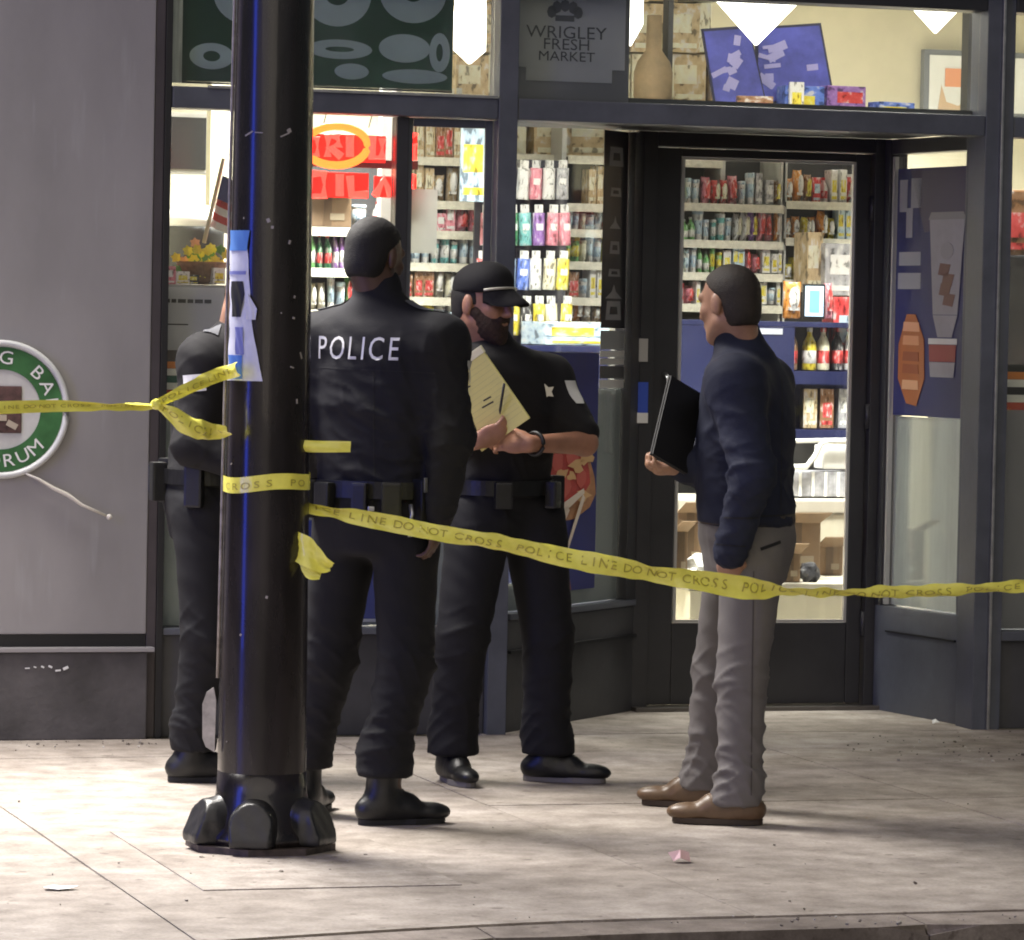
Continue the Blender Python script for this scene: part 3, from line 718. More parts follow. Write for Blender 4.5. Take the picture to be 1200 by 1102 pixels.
def loft(secs, round_=.02, ex=2.4):
    """secs: (cx, cy, z, half width, half depth, yaw) from low to high; an upright trunk"""
    S = np.array(secs, float); zs_ = S[:, 2]
    def fn(x, y, z):
        zz = np.clip(z, zs_[0], zs_[-1]); q = [np.interp(zz, zs_, S[:, k]) for k in (0, 1, 3, 4, 5)]
        c_, s_ = np.cos(q[4]), np.sin(q[4]); px, py = x - q[0], y - q[1]
        u, v = px * c_ - py * s_, px * s_ + py * c_           # yaw 0: width along x; forward = (sin, cos)
        e = ((np.abs(u) / q[2]) ** ex + (np.abs(v) / q[3]) ** ex) ** (1 / ex)
        dd = (e - 1) * np.minimum(q[2], q[3]) * .9; dz = np.maximum(zs_[0] - z, z - zs_[-1])
        a, b_ = dd + round_, dz + round_
        return np.minimum(np.maximum(a, b_), 0) + np.sqrt(np.maximum(a, 0) ** 2 + np.maximum(b_, 0) ** 2) - round_
    R_ = S[:, 3:5].max() + .01
    return fn, v3(S[:, 0].min() - R_, S[:, 1].min() - R_, zs_[0] - .01), v3(S[:, 0].max() + R_, S[:, 1].max() + R_, zs_[-1] + .01)
def axes(yaw, pitch=0., roll=0.):
    """columns right, forward, up for a head looking along (sin yaw, cos yaw) with nose up by pitch"""
    f = v3(sin(yaw) * cos(pitch), cos(yaw) * cos(pitch), sin(pitch)); r = v3(cos(yaw), -sin(yaw), 0); u = np.cross(r, f)
    if roll: r, u = r * cos(roll) + u * sin(roll), u * cos(roll) - r * sin(roll)
    return np.stack([r, f, u], 1)
def head_shapes(c, A_, neck_to, nr=.056):
    L = lambda *p: np.array(c) + A_ @ np.array(p, float)
    return [(ell(L(0, -.014, .030), (.0755, .097, .088), A_), .02), (ell(L(0, .030, -.040), (.057, .060, .078), A_), .03),
            (cone(L(.052, .004, -.058), L(.018, .064, -.098), .020, .018), .025), (cone(L(-.052, .004, -.058), L(-.018, .064, -.098), .020, .018), .025),
            (cone(L(0, .066, -.098), L(0, .068, -.096), .022, .022), .02), (cone(L(-.040, .074, .030), L(.040, .074, .030), .014, .014), .015),
            (cone(L(.046, .062, -.015), L(.035, .072, -.025), .016, .014), .02), (cone(L(-.046, .062, -.015), L(-.035, .072, -.025), .016, .014), .02),
            (cone(L(0, .088, .018), L(0, .110, -.026), .008, .0125), .012), (cone(L(.012, .096, -.032), L(-.012, .096, -.032), .008, .008), .010),
            (cone(L(-.020, .086, -.056), L(.020, .086, -.056), .007, .007), .008), (cone(L(-.016, .085, -.068), L(.016, .085, -.068), .008, .008), .008),
            (ell(L(.080, -.012, -.006), (.010, .020, .034), A_), .008), (ell(L(-.080, -.012, -.006), (.010, .020, .034), A_), .008),
            (cone(L(0, -.030, -.05), neck_to, nr, nr + .006), .03)], \
           [(ell(L(.031, .098, .010), (.015, .018, .011), A_), .012), (ell(L(-.031, .098, .010), (.015, .018, .011), A_), .012)]
def hand_shapes(wr, dirv, palm, side, curl=(25, 35, 30), spread=.16, thumb=.5, sc=1.):
    """wrist, direction of the palm, palm normal, side=+1 thumb to the (dir x palm) side"""
    wr = np.array(wr, float); d = np.array(dirv, float); d /= np.linalg.norm(d); p = np.array(palm, float); p -= d * (p @ d); p /= np.linalg.norm(p)
    s_ = np.cross(d, p) * side; out = []
    A_ = np.stack([s_, d, p], 1)
    out.append((ell(wr + d * .048 * sc, (.041 * sc, .056 * sc, .017 * sc), A_), .015))
    out.append((cone(wr, wr + d * .03 * sc, .026 * sc, .022 * sc), .015))
    for k, (off, ln, rad) in enumerate(((.028, .078, .0092), (.0095, .088, .0095), (-.0095, .082, .0090), (-.027, .064, .0082))):
        q = wr + d * (.088 - abs(off) * .25) * sc + s_ * off * sc; dd = d + s_ * off * spread * 6; dd /= np.linalg.norm(dd); pp = p; ang = 0
        for j, (f, c_) in enumerate(zip((.45, .32, .23), curl)):
            a = R(c_); nd = dd * cos(a) + pp * sin(a); npp = pp * cos(a) - dd * sin(a); dd, pp = nd, npp
            q2 = q + dd * ln * f * sc; out.append((cone(q, q2, rad * (1 - .10 * j) * sc, rad * (.95 - .10 * j) * sc), .005)); q = q2
    t0 = wr + d * .02 * sc + s_ * .026 * sc; t1 = t0 + (d * .65 + s_ * .55 + p * thumb) * .042 * sc; t2 = t1 + (d * .85 + s_ * .12 + p * thumb) * .030 * sc; t3 = t2 + (d * .9 - s_ * .05 + p * thumb * .8) * .024 * sc
    out += [(cone(t0, t1, .016 * sc, .0115 * sc), .012), (cone(t1, t2, .0105 * sc, .0100 * sc), .005), (cone(t2, t3, .0100 * sc, .0082 * sc), .005)]
    return out
def folds(V, Q, spots, base=.0025, seed=0.):
    """cloth creases: spots = (centre, reach, direction, wavelength, amplitude)"""
    Nn = normals(V, Q); x, y, z = V.T + seed
    wx = .02 * np.sin(11 * y + 7 * z) + .012 * np.sin(23 * x + 15 * z); wy = .02 * np.sin(13 * x - 9 * z) + .011 * np.sin(27 * y + 19 * x)
    d = base * 1.3 * np.sin(9 * x + 5 * z) * np.sin(8 * y - 6 * z + 2 * np.sin(7 * x)) + base * (np.sin(38 * (x + wx) + 17 * (z + wy)) * np.sin(21 * (y + wy) - 9 * z) + .6 * np.sin(67 * (z + wx) + 30 * (x + wy)))
    for c, rch, dr, wl_, amp in spots:
        c = np.array(c); dr = np.array(dr, float); dr /= np.linalg.norm(dr); q = V - c; w_ = np.exp(-(q ** 2).sum(1) / rch ** 2)
        for j in range(3):                       # sharp creases running across the pull, broken up by masks
            b_ = np.array([math.sin(c[2] * 91 + j * 2.1 + seed), math.cos(c[0] * 77 + j * 1.7), math.sin(c[1] * 63 + j * 4.)]) * .55; e = dr + b_; e /= np.linalg.norm(e)
            warp = .020 * np.sin(q @ np.array([19., 7, 9]) + j * 2 + seed) + .012 * np.sin(q @ np.array([-11., 31, 23]) + j)
            ph = (q @ e + warp) * pi / (wl_ * 1.5) + j * 1.3 + seed; rdg = (1 - np.abs(np.sin(ph))) ** 2.2
            m_ = np.clip(.5 + .9 * np.sin(q @ np.array([15., 12, 5]) * (1 + .3 * j) + j * 2.4 + seed * 1.7), 0, 1)
            d += amp * 1.25 * w_ * m_ * (rdg - .3)
    return V + Nn * d[:, None]
def shoe(parent, ank, yaw, mats, boot=False, sc=1., heel=.0):
    """one shoe standing on the ground at the ankle's place; yaw like a body's"""
    f = v3(sin(yaw), cos(yaw), 0); r = v3(cos(yaw), -sin(yaw), 0); A_ = np.stack([r, f, v3(0, 0, 1)], 1); o = v3(ank[0], ank[1], 0)
    L = lambda a, b, c: o + r * a * sc + f * b * sc + v3(0, 0, c * sc)
    F = Field(o + v3(-.3, -.3, -.01), o + v3(.3, .3, .31), .006)
    F.put(cone(L(0, -.055, .045), L(.004, .06, .042), .040, .042), .02); F.put(ell(L(.004, .135, .036), (.043 * sc, .072 * sc, .030 * sc), A_), .03)
    F.put(ell(L(0, .0, .05), (.037 * sc, .1 * sc, .045 * sc), A_), .03); F.put(cone(L(0, .06, .066), L(0, -.015, .095), .026, .036), .03)
    F.put(cone(L(0, -.022, .07), L(0, -.012, .23 if boot else .10), .045, .060 if boot else .041), .03)
    if not boot: F.put(cone(L(0, -.02, .13), L(0, -.025, .2), .027, .03), .01, 'cut')
    F.keep(lambda x, y, z: .018 * sc - z + 0 * x + 0 * y)
    V, Q = F.mesh(1); V = folds(V, Q, [(L(0, .07, .06), .05, f, .022, .0018)], .0006)
    up_ = skin_obj('shoe', V, Q, mats[0], parent)
    pts = []
    for k in range(28):
        a = 2 * pi * k / 28; yy = cos(a) * .142 + .047; ww = .043 if yy > .05 else .037
        wv = ww * (abs(sin(a)) ** .75) * (1 if sin(a) > 0 else -1) + (.004 if yy > .05 else 0)
        pts.append(L(wv, yy, .0))
    b = MB(); b.prism([tuple(p + v3(0, 0, .002)) for p in pts], (0, 0, .018 * sc)); so_ = b.build('sole', mats[1], up_)
    if boot:
        b = MB()
        for k in range(5):
            z = .085 + .018 * k; yy = .062 - .018 * k
            b.tube([L(-.018, yy - .012, z), L(0, yy + .006, z + .004), L(.018, yy - .012, z)], .0028, 6)
        b.build('laces', print_black, up_)
    return up_

for a in COVERS:
    ca_, sa_ = cos(a), sin(a); Q3 = lambda r, z, t=0.: v3(r * ca_ - t * sa_, r * sa_ + t * ca_, z)
    F = Field(v3(-.30, -.30, .02), v3(.30, .30, .2), .005)
    for z_ in (.088, .06, .04): F.put(cone(Q3(.09, z_ + .018), Q3(.20, z_), .066, .056), .02)
    for r_ in (.152, .186):
        for z_ in (.086, .058, .038): F.put(cone(Q3(r_ - .004, z_), Q3(r_ + .004, z_), .072 - (r_ - .14) * .16, .072 - (r_ - .14) * .16), .004)
    F.put(cone(Q3(.195, .06), Q3(.205, .058), .044, .040), .02)
    F.keep(lambda x, y, z: np.maximum(.026 - z + 0 * x + 0 * y, x * ca_ + y * sa_ - .224 + .42 * np.maximum(z - .05, 0)))
    V, Q = F.mesh(4); V = V + normals(V, Q) * (.0010 * np.sin(90 * V[:, 0] + 60 * V[:, 2]) * np.sin(80 * V[:, 1]))[:, None]
    skin_obj('bolt_cover', V, Q, cover_m, pole)
def skin_mat(name, col): return M(name, col, .5, var=.14, vscale=22, bump=.08, bscale=160, sub=.12)
def cloth(name, col, rough=.85, bump=.12, var=.18): return M(name, col, rough, var=var, vscale=9, bump=bump, bscale=260, spec=.35)
navy_m = cloth('uniform_navy', (.0085, .0085, .012)); black_cloth = cloth('uniform_black', (.008, .0075, .009)); trouser_m = cloth('uniform_trousers', (.0068, .0068, .009))
leather_m = M('black_leather', (.006, .006, .0065), .42, var=.3, vscale=30, bump=.1, bscale=90); rubber_m = M('black_rubber', (.01, .01, .01), .7)
hair_m = M('dark_hair', (.008, .0065, .006), .75, var=.4, vscale=60, bump=.3, bscale=300)

def figure(name_label, group, loc, S):
    """S: joints in a frame whose x runs to the right of the photograph and y away from it"""
    root = thing('person', name_label, 'person', loc, -HEAD, group)
    hip, chest, neck = (np.array(S[k], float) for k in ('hip', 'chest', 'neck')); ya, yh = R(S['yaw']), R(S.get('hip_yaw', S['yaw']))
    fw = v3(sin(ya), cos(ya), 0)
    def ctr(z):
        return [np.interp(z, [hip[2], chest[2], neck[2]], [hip[k], chest[k], neck[k]]) for k in (0, 1)]
    def torso(prof, grow=0.):
        out = []
        for z, a, b_, off in prof:
            c = ctr(z); t = np.clip((z - hip[2]) / (chest[2] - hip[2]), 0, 1); y_ = yh + (ya - yh) * t
            out.append((c[0] + sin(y_) * off, c[1] + cos(y_) * off, z, a + grow, b_ + grow, y_))
        return out
    g_ = S.get('gr', {})
    prof = S['torso']; H_ = S['head']; A_ = axes(R(H_[3]), R(H_[4]), R(H_[5]) if len(H_) > 5 else 0.); hc = np.array(H_[:3], float)
    zmax = hc[2] + .2
    lo, hi = v3(-.62, -.75, -.02), v3(.62, .75, zmax)
    sh, el, wr, hj, kn, an = (np.array(S[k], float) for k in ('sh', 'el', 'wr', 'hj', 'kn', 'an'))
    allp = np.vstack([sh, el, wr, hj, kn, an, hip[None], neck[None], hc[None]]); lo = allp.min(0) - .27; hi = allp.max(0) + .27; lo[2] = -.03; hi[2] = zmax
    # body, one continuous skin
    F = Field(lo, hi, S.get('res', .0065))
    F.put(loft(torso(prof, -.030), .05), .03)
    F.put(cone(hip + v3(0, 0, .04), hip + v3(0, 0, -.03), .095, .085), .05)
    for k in (0, 1):
        F.put(cone(sh[k], el[k], .050, .040), .04); F.put(cone(el[k], wr[k], .041, .027), .03)
        F.put(cone(hj[k], kn[k], .078, .052), .05); F.put(cone(kn[k], an[k], .050, .034), .03); F.put(cone(an[k], an[k] + v3(sin(R(S['foot'][k])) * .1, cos(R(S['foot'][k])) * .1, -.04), .034, .026), .03)
        if S['hands'][k]:
            for q in hand_shapes(wr[k], *S['hands'][k]): F.put(q[0] if isinstance(q[0], tuple) else q, q[1])
    add, cut = head_shapes(hc, A_, neck + v3(0, 0, -.02), S.get('neck_r', .056))
    for q, k in add: F.put(q, k)
    for q, k in cut: F.put(q, k, 'cut')
    V, Q = F.mesh(1); skin_obj('body', V, Q, S['skin'], root)
    L = lambda *p: hc + A_ @ np.array(p, float)
    # eyes and brows
    for sx in (-1, 1):
        b = MB(); bmesh.ops.create_uvsphere(b.bm, u_segments=12, v_segments=8, radius=.0115)
        bmesh.ops.translate(b.bm, verts=b.bm.verts, vec=Vector(L(.031 * sx, .0745, .009))); b.build('eye', M('eye_white', (.55, .52, .48), .2), root)
        b = MB(); bmesh.ops.create_uvsphere(b.bm, u_segments=10, v_segments=6, radius=.0058)
        bmesh.ops.translate(b.bm, verts=b.bm.verts, vec=Vector(L(.031 * sx, .0815, .008))); b.build('iris', M('iris_dark', (.012, .008, .006), .15), root)
        b = MB(); b.tube([L(.014 * sx, .091, .026), L(.030 * sx, .092, .032), L(.048 * sx, .078, .027)], [.004, .0052, .003], 8); b.build('eyebrow', hair_m, root)
    # hair: a cap over the skull cut along the hairline
    if S.get('hair'):
        hg, line = S['hair']; Fh = Field(hc - .17, hc + .17, .0055)
        Fh.put(ell(L(0, -.014, .030), (.0755 + hg, .097 + hg, .088 + hg), A_), .01); Fh.put(ell(L(0, -.045, -.035), (.060 + hg, .055 + hg, .065), A_), .03)
        fo, upx = A_[:, 1], A_[:, 2]
        def cutter(x, y, z):
            p = [x - hc[0], y - hc[1], z - hc[2]]; fwd_ = p[0] * fo[0] + p[1] * fo[1] + p[2] * fo[2]; u_ = p[0] * upx[0] + p[1] * upx[1] + p[2] * upx[2]
            front = fwd_ - .062 - .10 * (u_ - .075)                       # forehead line
            ear = np.where(fwd_ > -.03, .012 + (fwd_ + .03) * .9 - u_, -.078 - u_)   # lower edge: above the ears, down to the nape
            return np.maximum(front, ear)
        Fh.keep(cutter); V, Q = Fh.mesh(1); Nn = normals(V, Q)
        V = V + Nn * (np.random.default_rng(3).normal(0, .00025, len(V)))[:, None]
        skin_obj('hair', V, Q, S.get('hair_mat', hair_m), root)
    # upper garment
    zh = S['hem']; G_ = Field(lo, hi, .008)
    G_.put(loft(torso([p for p in prof if p[0] >= zh - 1e-6] if prof[0][0] >= zh else [(zh, np.interp(zh, [p[0] for p in prof], [p[1] for p in prof]), np.interp(zh, [p[0] for p in prof], [p[2] for p in prof]), np.interp(zh, [p[0] for p in prof], [p[3] for p in prof]))] + [p for p in prof if p[0] > zh]), .022, 2.3), .03)
    tk = S.get('thick', .012); sleeve = S.get('sleeve', (1.0, 1.0)); fs = []
    for k in (0, 1):
        a, e, w_ = sh[k], el[k], wr[k]
        G_.put(cone(neck + v3(0, 0, -.035), a + v3(0, 0, .012), .060, .056), .05); G_.put(cone(a + (chest - a) * .22 + v3(0, 0, .02), a, .072 + tk * .5, .066 + tk), .06)
        if sleeve[k] >= 1:
            G_.put(cone(a, e, .063 + tk, .052 + tk), .045); G_.put(cone(e, w_ + (e - w_) * .06, .050 + tk, .036 + tk), .03)
            fs += [(e, .11, w_ - e + (a - e) * .2, .036, .0055), (a + (e - a) * .25, .12, e - a, .05, .004), (w_, .10, w_ - e, .026, .0045)]
        else:
            q = a + (e - a) * (sleeve[k] / .55); G_.put(cone(a, q, .064 + tk, .060 + tk), .045)
            fs += [(q, .09, e - a, .04, .004)]
    if S.get('collar'):
        cz, cr_, ch_ = S['collar']; c0 = np.array([*ctr(cz), cz]); c0 = c0 * .5 + np.array([neck[0], neck[1], cz]) * .5
        G_.put(cone(c0, c0 + (hc - neck) / np.linalg.norm(hc - neck) * ch_, cr_, cr_ - .006), .02)
    V, Q = G_.mesh(2); zt = chest[2]
    fs += [(np.array([*ctr(zh + .10), zh + .10]), .20, v3(.15, .1, 1), .055, .0045), (np.array([*ctr(zt), zt - .12]), .2, v3(.6, .3, 1), .08, .004)] + S.get('folds', [])
    V = folds(V, Q, fs, S.get('fold', .0016), S.get('seed', 0.)); top = skin_obj(S.get('top_name', 'jacket'), V, Q, S['top'], root)
    tree = BVHTree.FromPolygons([Vector(v) for v in V], [tuple(q) for q in Q])
    # trousers
    T = Field(lo, np.array([hi[0], hi[1], hip[2] + .25]), .008)
    zw = S.get('waist', max(hip[2] + .10, S['hem'] + .09))
    cs_ = S.get('crease', 1.3); lw = S.get('leg', (.098, .074, .062))
    T.put(loft(torso([(hip[2] - .15, prof[0][1] * .70, prof[0][2] * .80, 0), (hip[2] - .07, prof[0][1] * .86, prof[0][2] * .92, 0), (hip[2], prof[0][1] * .98, prof[0][2] * 1.02, 0), (zw, prof[0][1] * .94, prof[0][2] * .97, .006)], -.002), .02), .03)
    fs = []
    for k in (0, 1):
        T.put(cone(hj[k], kn[k], lw[0], lw[1]), .035); bot = an[k] + v3(-sin(R(S['foot'][k])) * .02, -cos(R(S['foot'][k])) * .02, S.get('cuff', .0))
        T.put(cone(kn[k], bot, lw[1], lw[2]), .03)
        ff = v3(sin(R(S['foot'][k])), cos(R(S['foot'][k])), 0)
        T.put(cone(bot + v3(0, 0, .06), bot + ff * .02 + v3(0, 0, .0), lw[2] + .003, lw[2] + .004), .03)
        fs += [(kn[k], .12, v3(.3, .2, 1), .05, .006 * cs_), (bot + v3(0, 0, .08), .12, v3(.2, .3, 1), .034, .0062 * cs_), (hj[k] + ff * .05, .12, v3(.7, 0, .6), .05, .0045), (kn[k] + (bot - kn[k]) * .5, .14, v3(.5, .3, 1), .06, .004 * cs_)]
    hz = an[0][2] + S.get('cuff', .0) - .022; T.keep(lambda x, y, z: hz - z + .10 * (y - an[0][1]) * 0 + 0 * x)
    V, Q = T.mesh(2); V = folds(V, Q, fs, .0016, S.get('seed', 0.) + 3); pt_ = skin_obj('trousers', V, Q, S['pants'], root); S.update(ptree=BVHTree.FromPolygons([Vector(v) for v in V], [tuple(q) for q in Q]), pants_obj=pt_)
    for k in (0, 1): shoe(root, an[k], R(S['foot'][k]), S['shoe'], S.get('boot', False))
    S.update(root=root, tree=tree, top_obj=top, ctr=ctr, A=A_, L=L, hc=hc, fw=fw, T=torso)
    return S
def project(S, name, V, Fc, origin, xd, yd, dirv, mat, off=.003, parent=None, tree='tree'):
    """lays flat outlines onto the jacket"""
    o, xd, yd, dirv = Vector(origin), Vector(xd), Vector(yd), Vector(dirv).normalized(); out = []
    for v in V:
        p = o + xd * v[0] + yd * v[1]; hit = S[tree].ray_cast(p, dirv)
        out.append(hit[0] - dirv * off if hit[0] is not None else None)
    keep = [i for i, p in enumerate(out) if p is not None]; mp = {i: k for k, i in enumerate(keep)}
    Fc = [tuple(mp[i] for i in f) for f in Fc if all(i in mp for i in f)]; out = [out[i] for i in keep]
    return mesh_from(name, out, Fc, mat, parent or S['top_obj'])
def grid_patch(w_, h_, nx=6, ny=6, shape=None):
    V = []; Fc = []
    for j in range(ny + 1):
        for i in range(nx + 1):
            x, y = (i / nx - .5) * w_, (j / ny - .5) * h_
            if shape == 'shield': x *= (1 - .35 * max(0, -y / h_ * 2) ** 2)
            V.append((x, y))
    for j in range(ny):
        for i in range(nx):
            a = j * (nx + 1) + i; Fc.append((a, a + 1, a + nx + 2, a + nx + 1))
    return V, Fc
def belt_on(S, z, hgt, grow, prof0, mat, name='belt'):
    """a strap round the waist with its pouches as sub-parts"""
    b = MB(); n = 56; rings = []
    c = S['ctr'](z); y_ = R(S['yaw'])
    for dz, gr in ((-hgt / 2, 0), (-hgt / 2, .007), (hgt / 2, .007), (hgt / 2, 0)):
        rg = []
        for k in range(n):
            a = 2 * pi * k / n; ex = 2 / 2.3
            u = abs(cos(a)) ** ex * (1 if cos(a) > 0 else -1) * (prof0[0] + grow + gr); v = abs(sin(a)) ** ex * (1 if sin(a) > 0 else -1) * (prof0[1] + grow + gr)
            rg.append(b.bm.verts.new((c[0] + u * cos(y_) + v * sin(y_), c[1] - u * sin(y_) + v * cos(y_), z + dz)))
        rings.append(rg)
    for A_, B_ in zip(rings, rings[1:] + rings[:1]):
        for k in range(n): b.bm.faces.new((A_[k], A_[(k + 1) % n], B_[(k + 1) % n], B_[k]))
    o = b.build(name, mat, S['root'])
    def spot(ang, out=0.):
        a = R(ang); ex = 2 / 2.3
        u = abs(cos(a)) ** ex * (1 if cos(a) > 0 else -1) * (prof0[0] + grow + out); v = abs(sin(a)) ** ex * (1 if sin(a) > 0 else -1) * (prof0[1] + grow + out)
        return Vector((c[0] + u * cos(y_) + v * sin(y_), c[1] - u * sin(y_) + v * cos(y_), z)), Matrix.Rotation(-y_ + a - pi / 2, 3, 'Z')
    return o, spot
def cap(S, band=None, brim_len=.075, mat=None):
    A_, L, hc = S['A'], S['L'], S['hc']; root = S['root']
    F = Field(hc - .2, hc + .2, .006); F.put(ell(L(0, -.010, .050), (.086, .106, .088), A_), .01); F.put(ell(L(0, .03, .075), (.078, .064, .062), A_), .04)
    upx, fo = A_[:, 2], A_[:, 1]
    F.keep(lambda x, y, z: .036 - ((x - hc[0]) * upx[0] + (y - hc[1]) * upx[1] + (z - hc[2]) * upx[2]) + .05 * ((x - hc[0]) * fo[0] + (y - hc[1]) * fo[1]))
    V, Q = F.mesh(2); V = folds(V, Q, [], .001, 2.); c_ = skin_obj('cap', V, Q, mat or black_cloth, root)
    b = MB(); n = 18; top_, bot_ = [], []
    for j in range(5):
        t = j / 4
        for k in range(n + 1):
            a = pi * k / n; w_ = .078 - .004 * t
            p = L(cos(a) * w_, .045 + (.055 + brim_len * t) * sin(a), .040 - .012 * t + .022 * (1 - cos(a) ** 2) * 1 - .030 * t * sin(a) - .018 * abs(cos(a)) * t)
            top_.append(b.bm.verts.new(p)); bot_.append(b.bm.verts.new(np.array(p) - upx * .005))
    for j in range(4):
        for k in range(n):
            q = j * (n + 1) + k
            for lst in (top_, bot_): f = b.bm.faces.new((lst[q], lst[q + 1], lst[q + n + 2], lst[q + n + 1])); f.smooth = True
    for k in range(n): q = 4 * (n + 1) + k; b.bm.faces.new((top_[q], top_[q + 1], bot_[q + 1], bot_[q]))
    b.build('brim', mat or black_cloth, c_)
    if band:
        b = MB(); pts = [L(cos(a) * .0862, .046 + .060 * sin(a), .047 + .014 * sin(a)) for a in [pi * (.04 + .92 * k / 20) for k in range(21)]]
        b.tube(pts, .0045, 8); b.build('cap_cord', band, c_)
    return c_

# ---- officer with POLICE across the back, nearest of the uniformed three
g0 = ground(440, 967); SCL = []
skin_dark = skin_mat('skin_dark_brown', (.085, .045, .030)); skin_tan = skin_mat('skin_tan', (.36, .20, .135)); skin_red = skin_mat('skin_ruddy', (.34, .17, .11))
O1 = figure('police officer seen from behind, white POLICE lettering across dark jacket, beside the black pole', 'people talking outside the shop', (g0.x, g0.y, 0), dict(
    yaw=27, hip_yaw=30, hip=(-.02, .06, .98), chest=(-.01, .03, 1.40), neck=(-.015, .035, 1.60), head=(-.035, .05, 1.745, 36, -12, 0),
    torso=[(.90, .190, .150, -.01), (1.02, .188, .148, 0), (1.14, .192, .148, 0), (1.32, .215, .152, 0), (1.46, .215, .138, 0), (1.54, .185, .115, 0), (1.60, .105, .088, .0), (1.63, .075, .07, .005)],
    sh=[(.170, -.06, 1.485), (-.205, .12, 1.485)], el=[(.215, -.12, 1.20), (-.29, .08, 1.20)], wr=[(.175, -.09, .955), (-.2, .26, 1.06)],
    hands=[((-.12, .15, -1), (-.9, .3, 0), 1, (22, 30, 25), .16, .4), ((.4, .7, -.2), (.3, -.2, -.9), -1, (25, 30, 25))],
    hj=[(.075, .01, .93), (-.11, .10, .93)], kn=[(.085, .02, .50), (-.16, .16, .50)], an=[(.035, .02, .085), (-.225, .24, .085)], foot=[68, 15], boot=True, cuff=.085,
    skin=skin_dark, hair=(.006, 0), top=navy_m, pants=trouser_m, shoe=(leather_m, rubber_m), hem=.985, thick=.018, collar=(1.575, .082, .075), leg=(.108, .086, .076), seed=1.3,
    folds=[((.0, -.12, 1.16), .22, (.3, 0, 1), .075, .006), ((.12, -.14, 1.38), .14, (1, 0, .7), .06, .0045), ((-.1, -.1, 1.25), .16, (.7, 0, 1), .06, .006), ((.05, -.12, 1.10), .16, (-.4, 0, 1), .05, .006)], fold=.0022))
q = O1['ctr'](1.465); bdir = -O1['fw']; rr = v3(cos(R(27)), -sin(R(27)), 0)
ref = M('reflective_print', (.55, .55, .56), .45, metal=.1); xo = -.158
for ch, wd_ in zip('POLICE', (.054, .066, .046, .031, .058, .051)):
    V, Fc = text_data(ch, .105); V = [(v.x * .71 + xo + wd_ / 2, v.y * .96) for v in V]; xo += wd_
    project(O1, 'letter', V, Fc, np.array([q[0], q[1], 1.462]) + bdir * .5 + rr * -.01, rr, (0, 0, 1), O1['fw'], ref, .006)
bo, spot = belt_on(O1, 1.035, .052, .006, (.192, .15), leather_m, 'duty_belt')
for ang, sz, mt in ((-82, (.05, .03, .10), leather_m), (-55, (.06, .035, .12), leather_m), (-20, (.06, .05, .17), leather_m), (-112, (.07, .03, .09), leather_m), (-140, (.05, .035, .12), leather_m)):
    p, rot = spot(ang, .018); MB().box(p - Vector((0, 0, sz[2] * .28)), sz, rot, .008).build('pouch', mt, bo)
p, rot = spot(-38, .035); b = MB(); b.tube([p + Vector((0, 0, -.04)), p + Vector((.004, -.01, -.07)), p + Vector((0, -.012, -.10))], .007, 8); b.box(p + Vector((.0, -.014, -.12)), (.014, .006, .035), rot, .002); b.box(p + Vector((.012, -.014, -.115)), (.010, .005, .03), rot, .002)
b.build('key_ring', metal_m, bo)
p, rot = spot(-72, .034); MB().box(p + Vector((0, 0, -.055)), (.02, .006, .014), rot, .002).build('buckle', metal_m, bo)
p, rot = spot(-26, .05); MB().box(p + Vector((0, 0, .02)), (.012, .006, .045), rot, .002).build('radio_clip', metal_m, bo)
# shoulder straps
strap_m = M('grey_strap', (.10, .105, .12), .6)
for sx, yy in ((1, 0), (-1, 0)):
    V, Fc = grid_patch(.05, .13, 4, 8); s0 = np.array(O1['sh'][0 if sx > 0 else 1], float); c = s0 * .78 + np.array([*O1['ctr'](1.5), 1.5]) * .22
    project(O1, 'shoulder_strap', V, Fc, c + v3(0, 0, .4), O1['fw'], rr, (0, 0, -1), strap_m, .005)
V, Fc = grid_patch(.05, .07, 5, 5, 'shield'); project(O1, 'sleeve_patch', V, Fc, np.array([.6, -.10, 1.40]), (-.2, -1, 0), (0, 0, 1), (-1, .05, 0), M('patch_grey', (.4, .4, .38), .6), .005)

# ---- officer in the cap with the yellow pad
g1 = ground(595, 918)
O2 = figure('bearded police officer in black cap and short sleeves writing on a yellow pad', 'people talking outside the shop', (g1.x, g1.y, 0), dict(
    yaw=140, hip_yaw=135, hip=(-.05, .03, .95), chest=(-.02, .0, 1.30), neck=(-.075, -.015, 1.465), head=(-.115, -.05, 1.615, 122, -4, 0), res=.0055, neck_r=.062,
    torso=[(.86, .165, .135, 0), (.98, .164, .134, .01), (1.10, .168, .140, .012), (1.26, .192, .145, 0), (1.38, .192, .132, 0), (1.44, .165, .115, 0), (1.485, .085, .08, 0)],
    sh=[(-.165, -.10, 1.370), (.112, .11, 1.360)], el=[(-.225, -.22, 1.13), (.235, -.03, 1.155)], wr=[(-.12, -.315, 1.165), (.045, -.265, 1.155)],
    hands=[((.75, -.15, .35), (.1, .6, .6), -1, (35, 45, 40), .1, .5), ((-1, -.08, .10), (.0, .75, -.3), -1, (38, 50, 40), .1, .6)],
    hj=[(-.11, -.03, .90), (.065, .07, .90)], kn=[(-.165, -.06, .49), (.125, .08, .50)], an=[(-.185, -.0, .085), (.145, .075, .085)], foot=[160, 98], boot=False, cuff=.03,
    skin=skin_red, hair=None, top=black_cloth, pants=trouser_m, shoe=(leather_m, M('worn_sole', (.16, .15, .14), .7)), hem=.955, thick=.010, sleeve=(.44, .46), top_name='shirt', collar=(1.44, .078, .05), leg=(.112, .088, .078), seed=4.1))
cord_m = M('silver_cord', (.5, .48, .42), .45, metal=.3)
cap(O2, cord_m)
A_, L, hc = O2['A'], O2['L'], O2['hc']
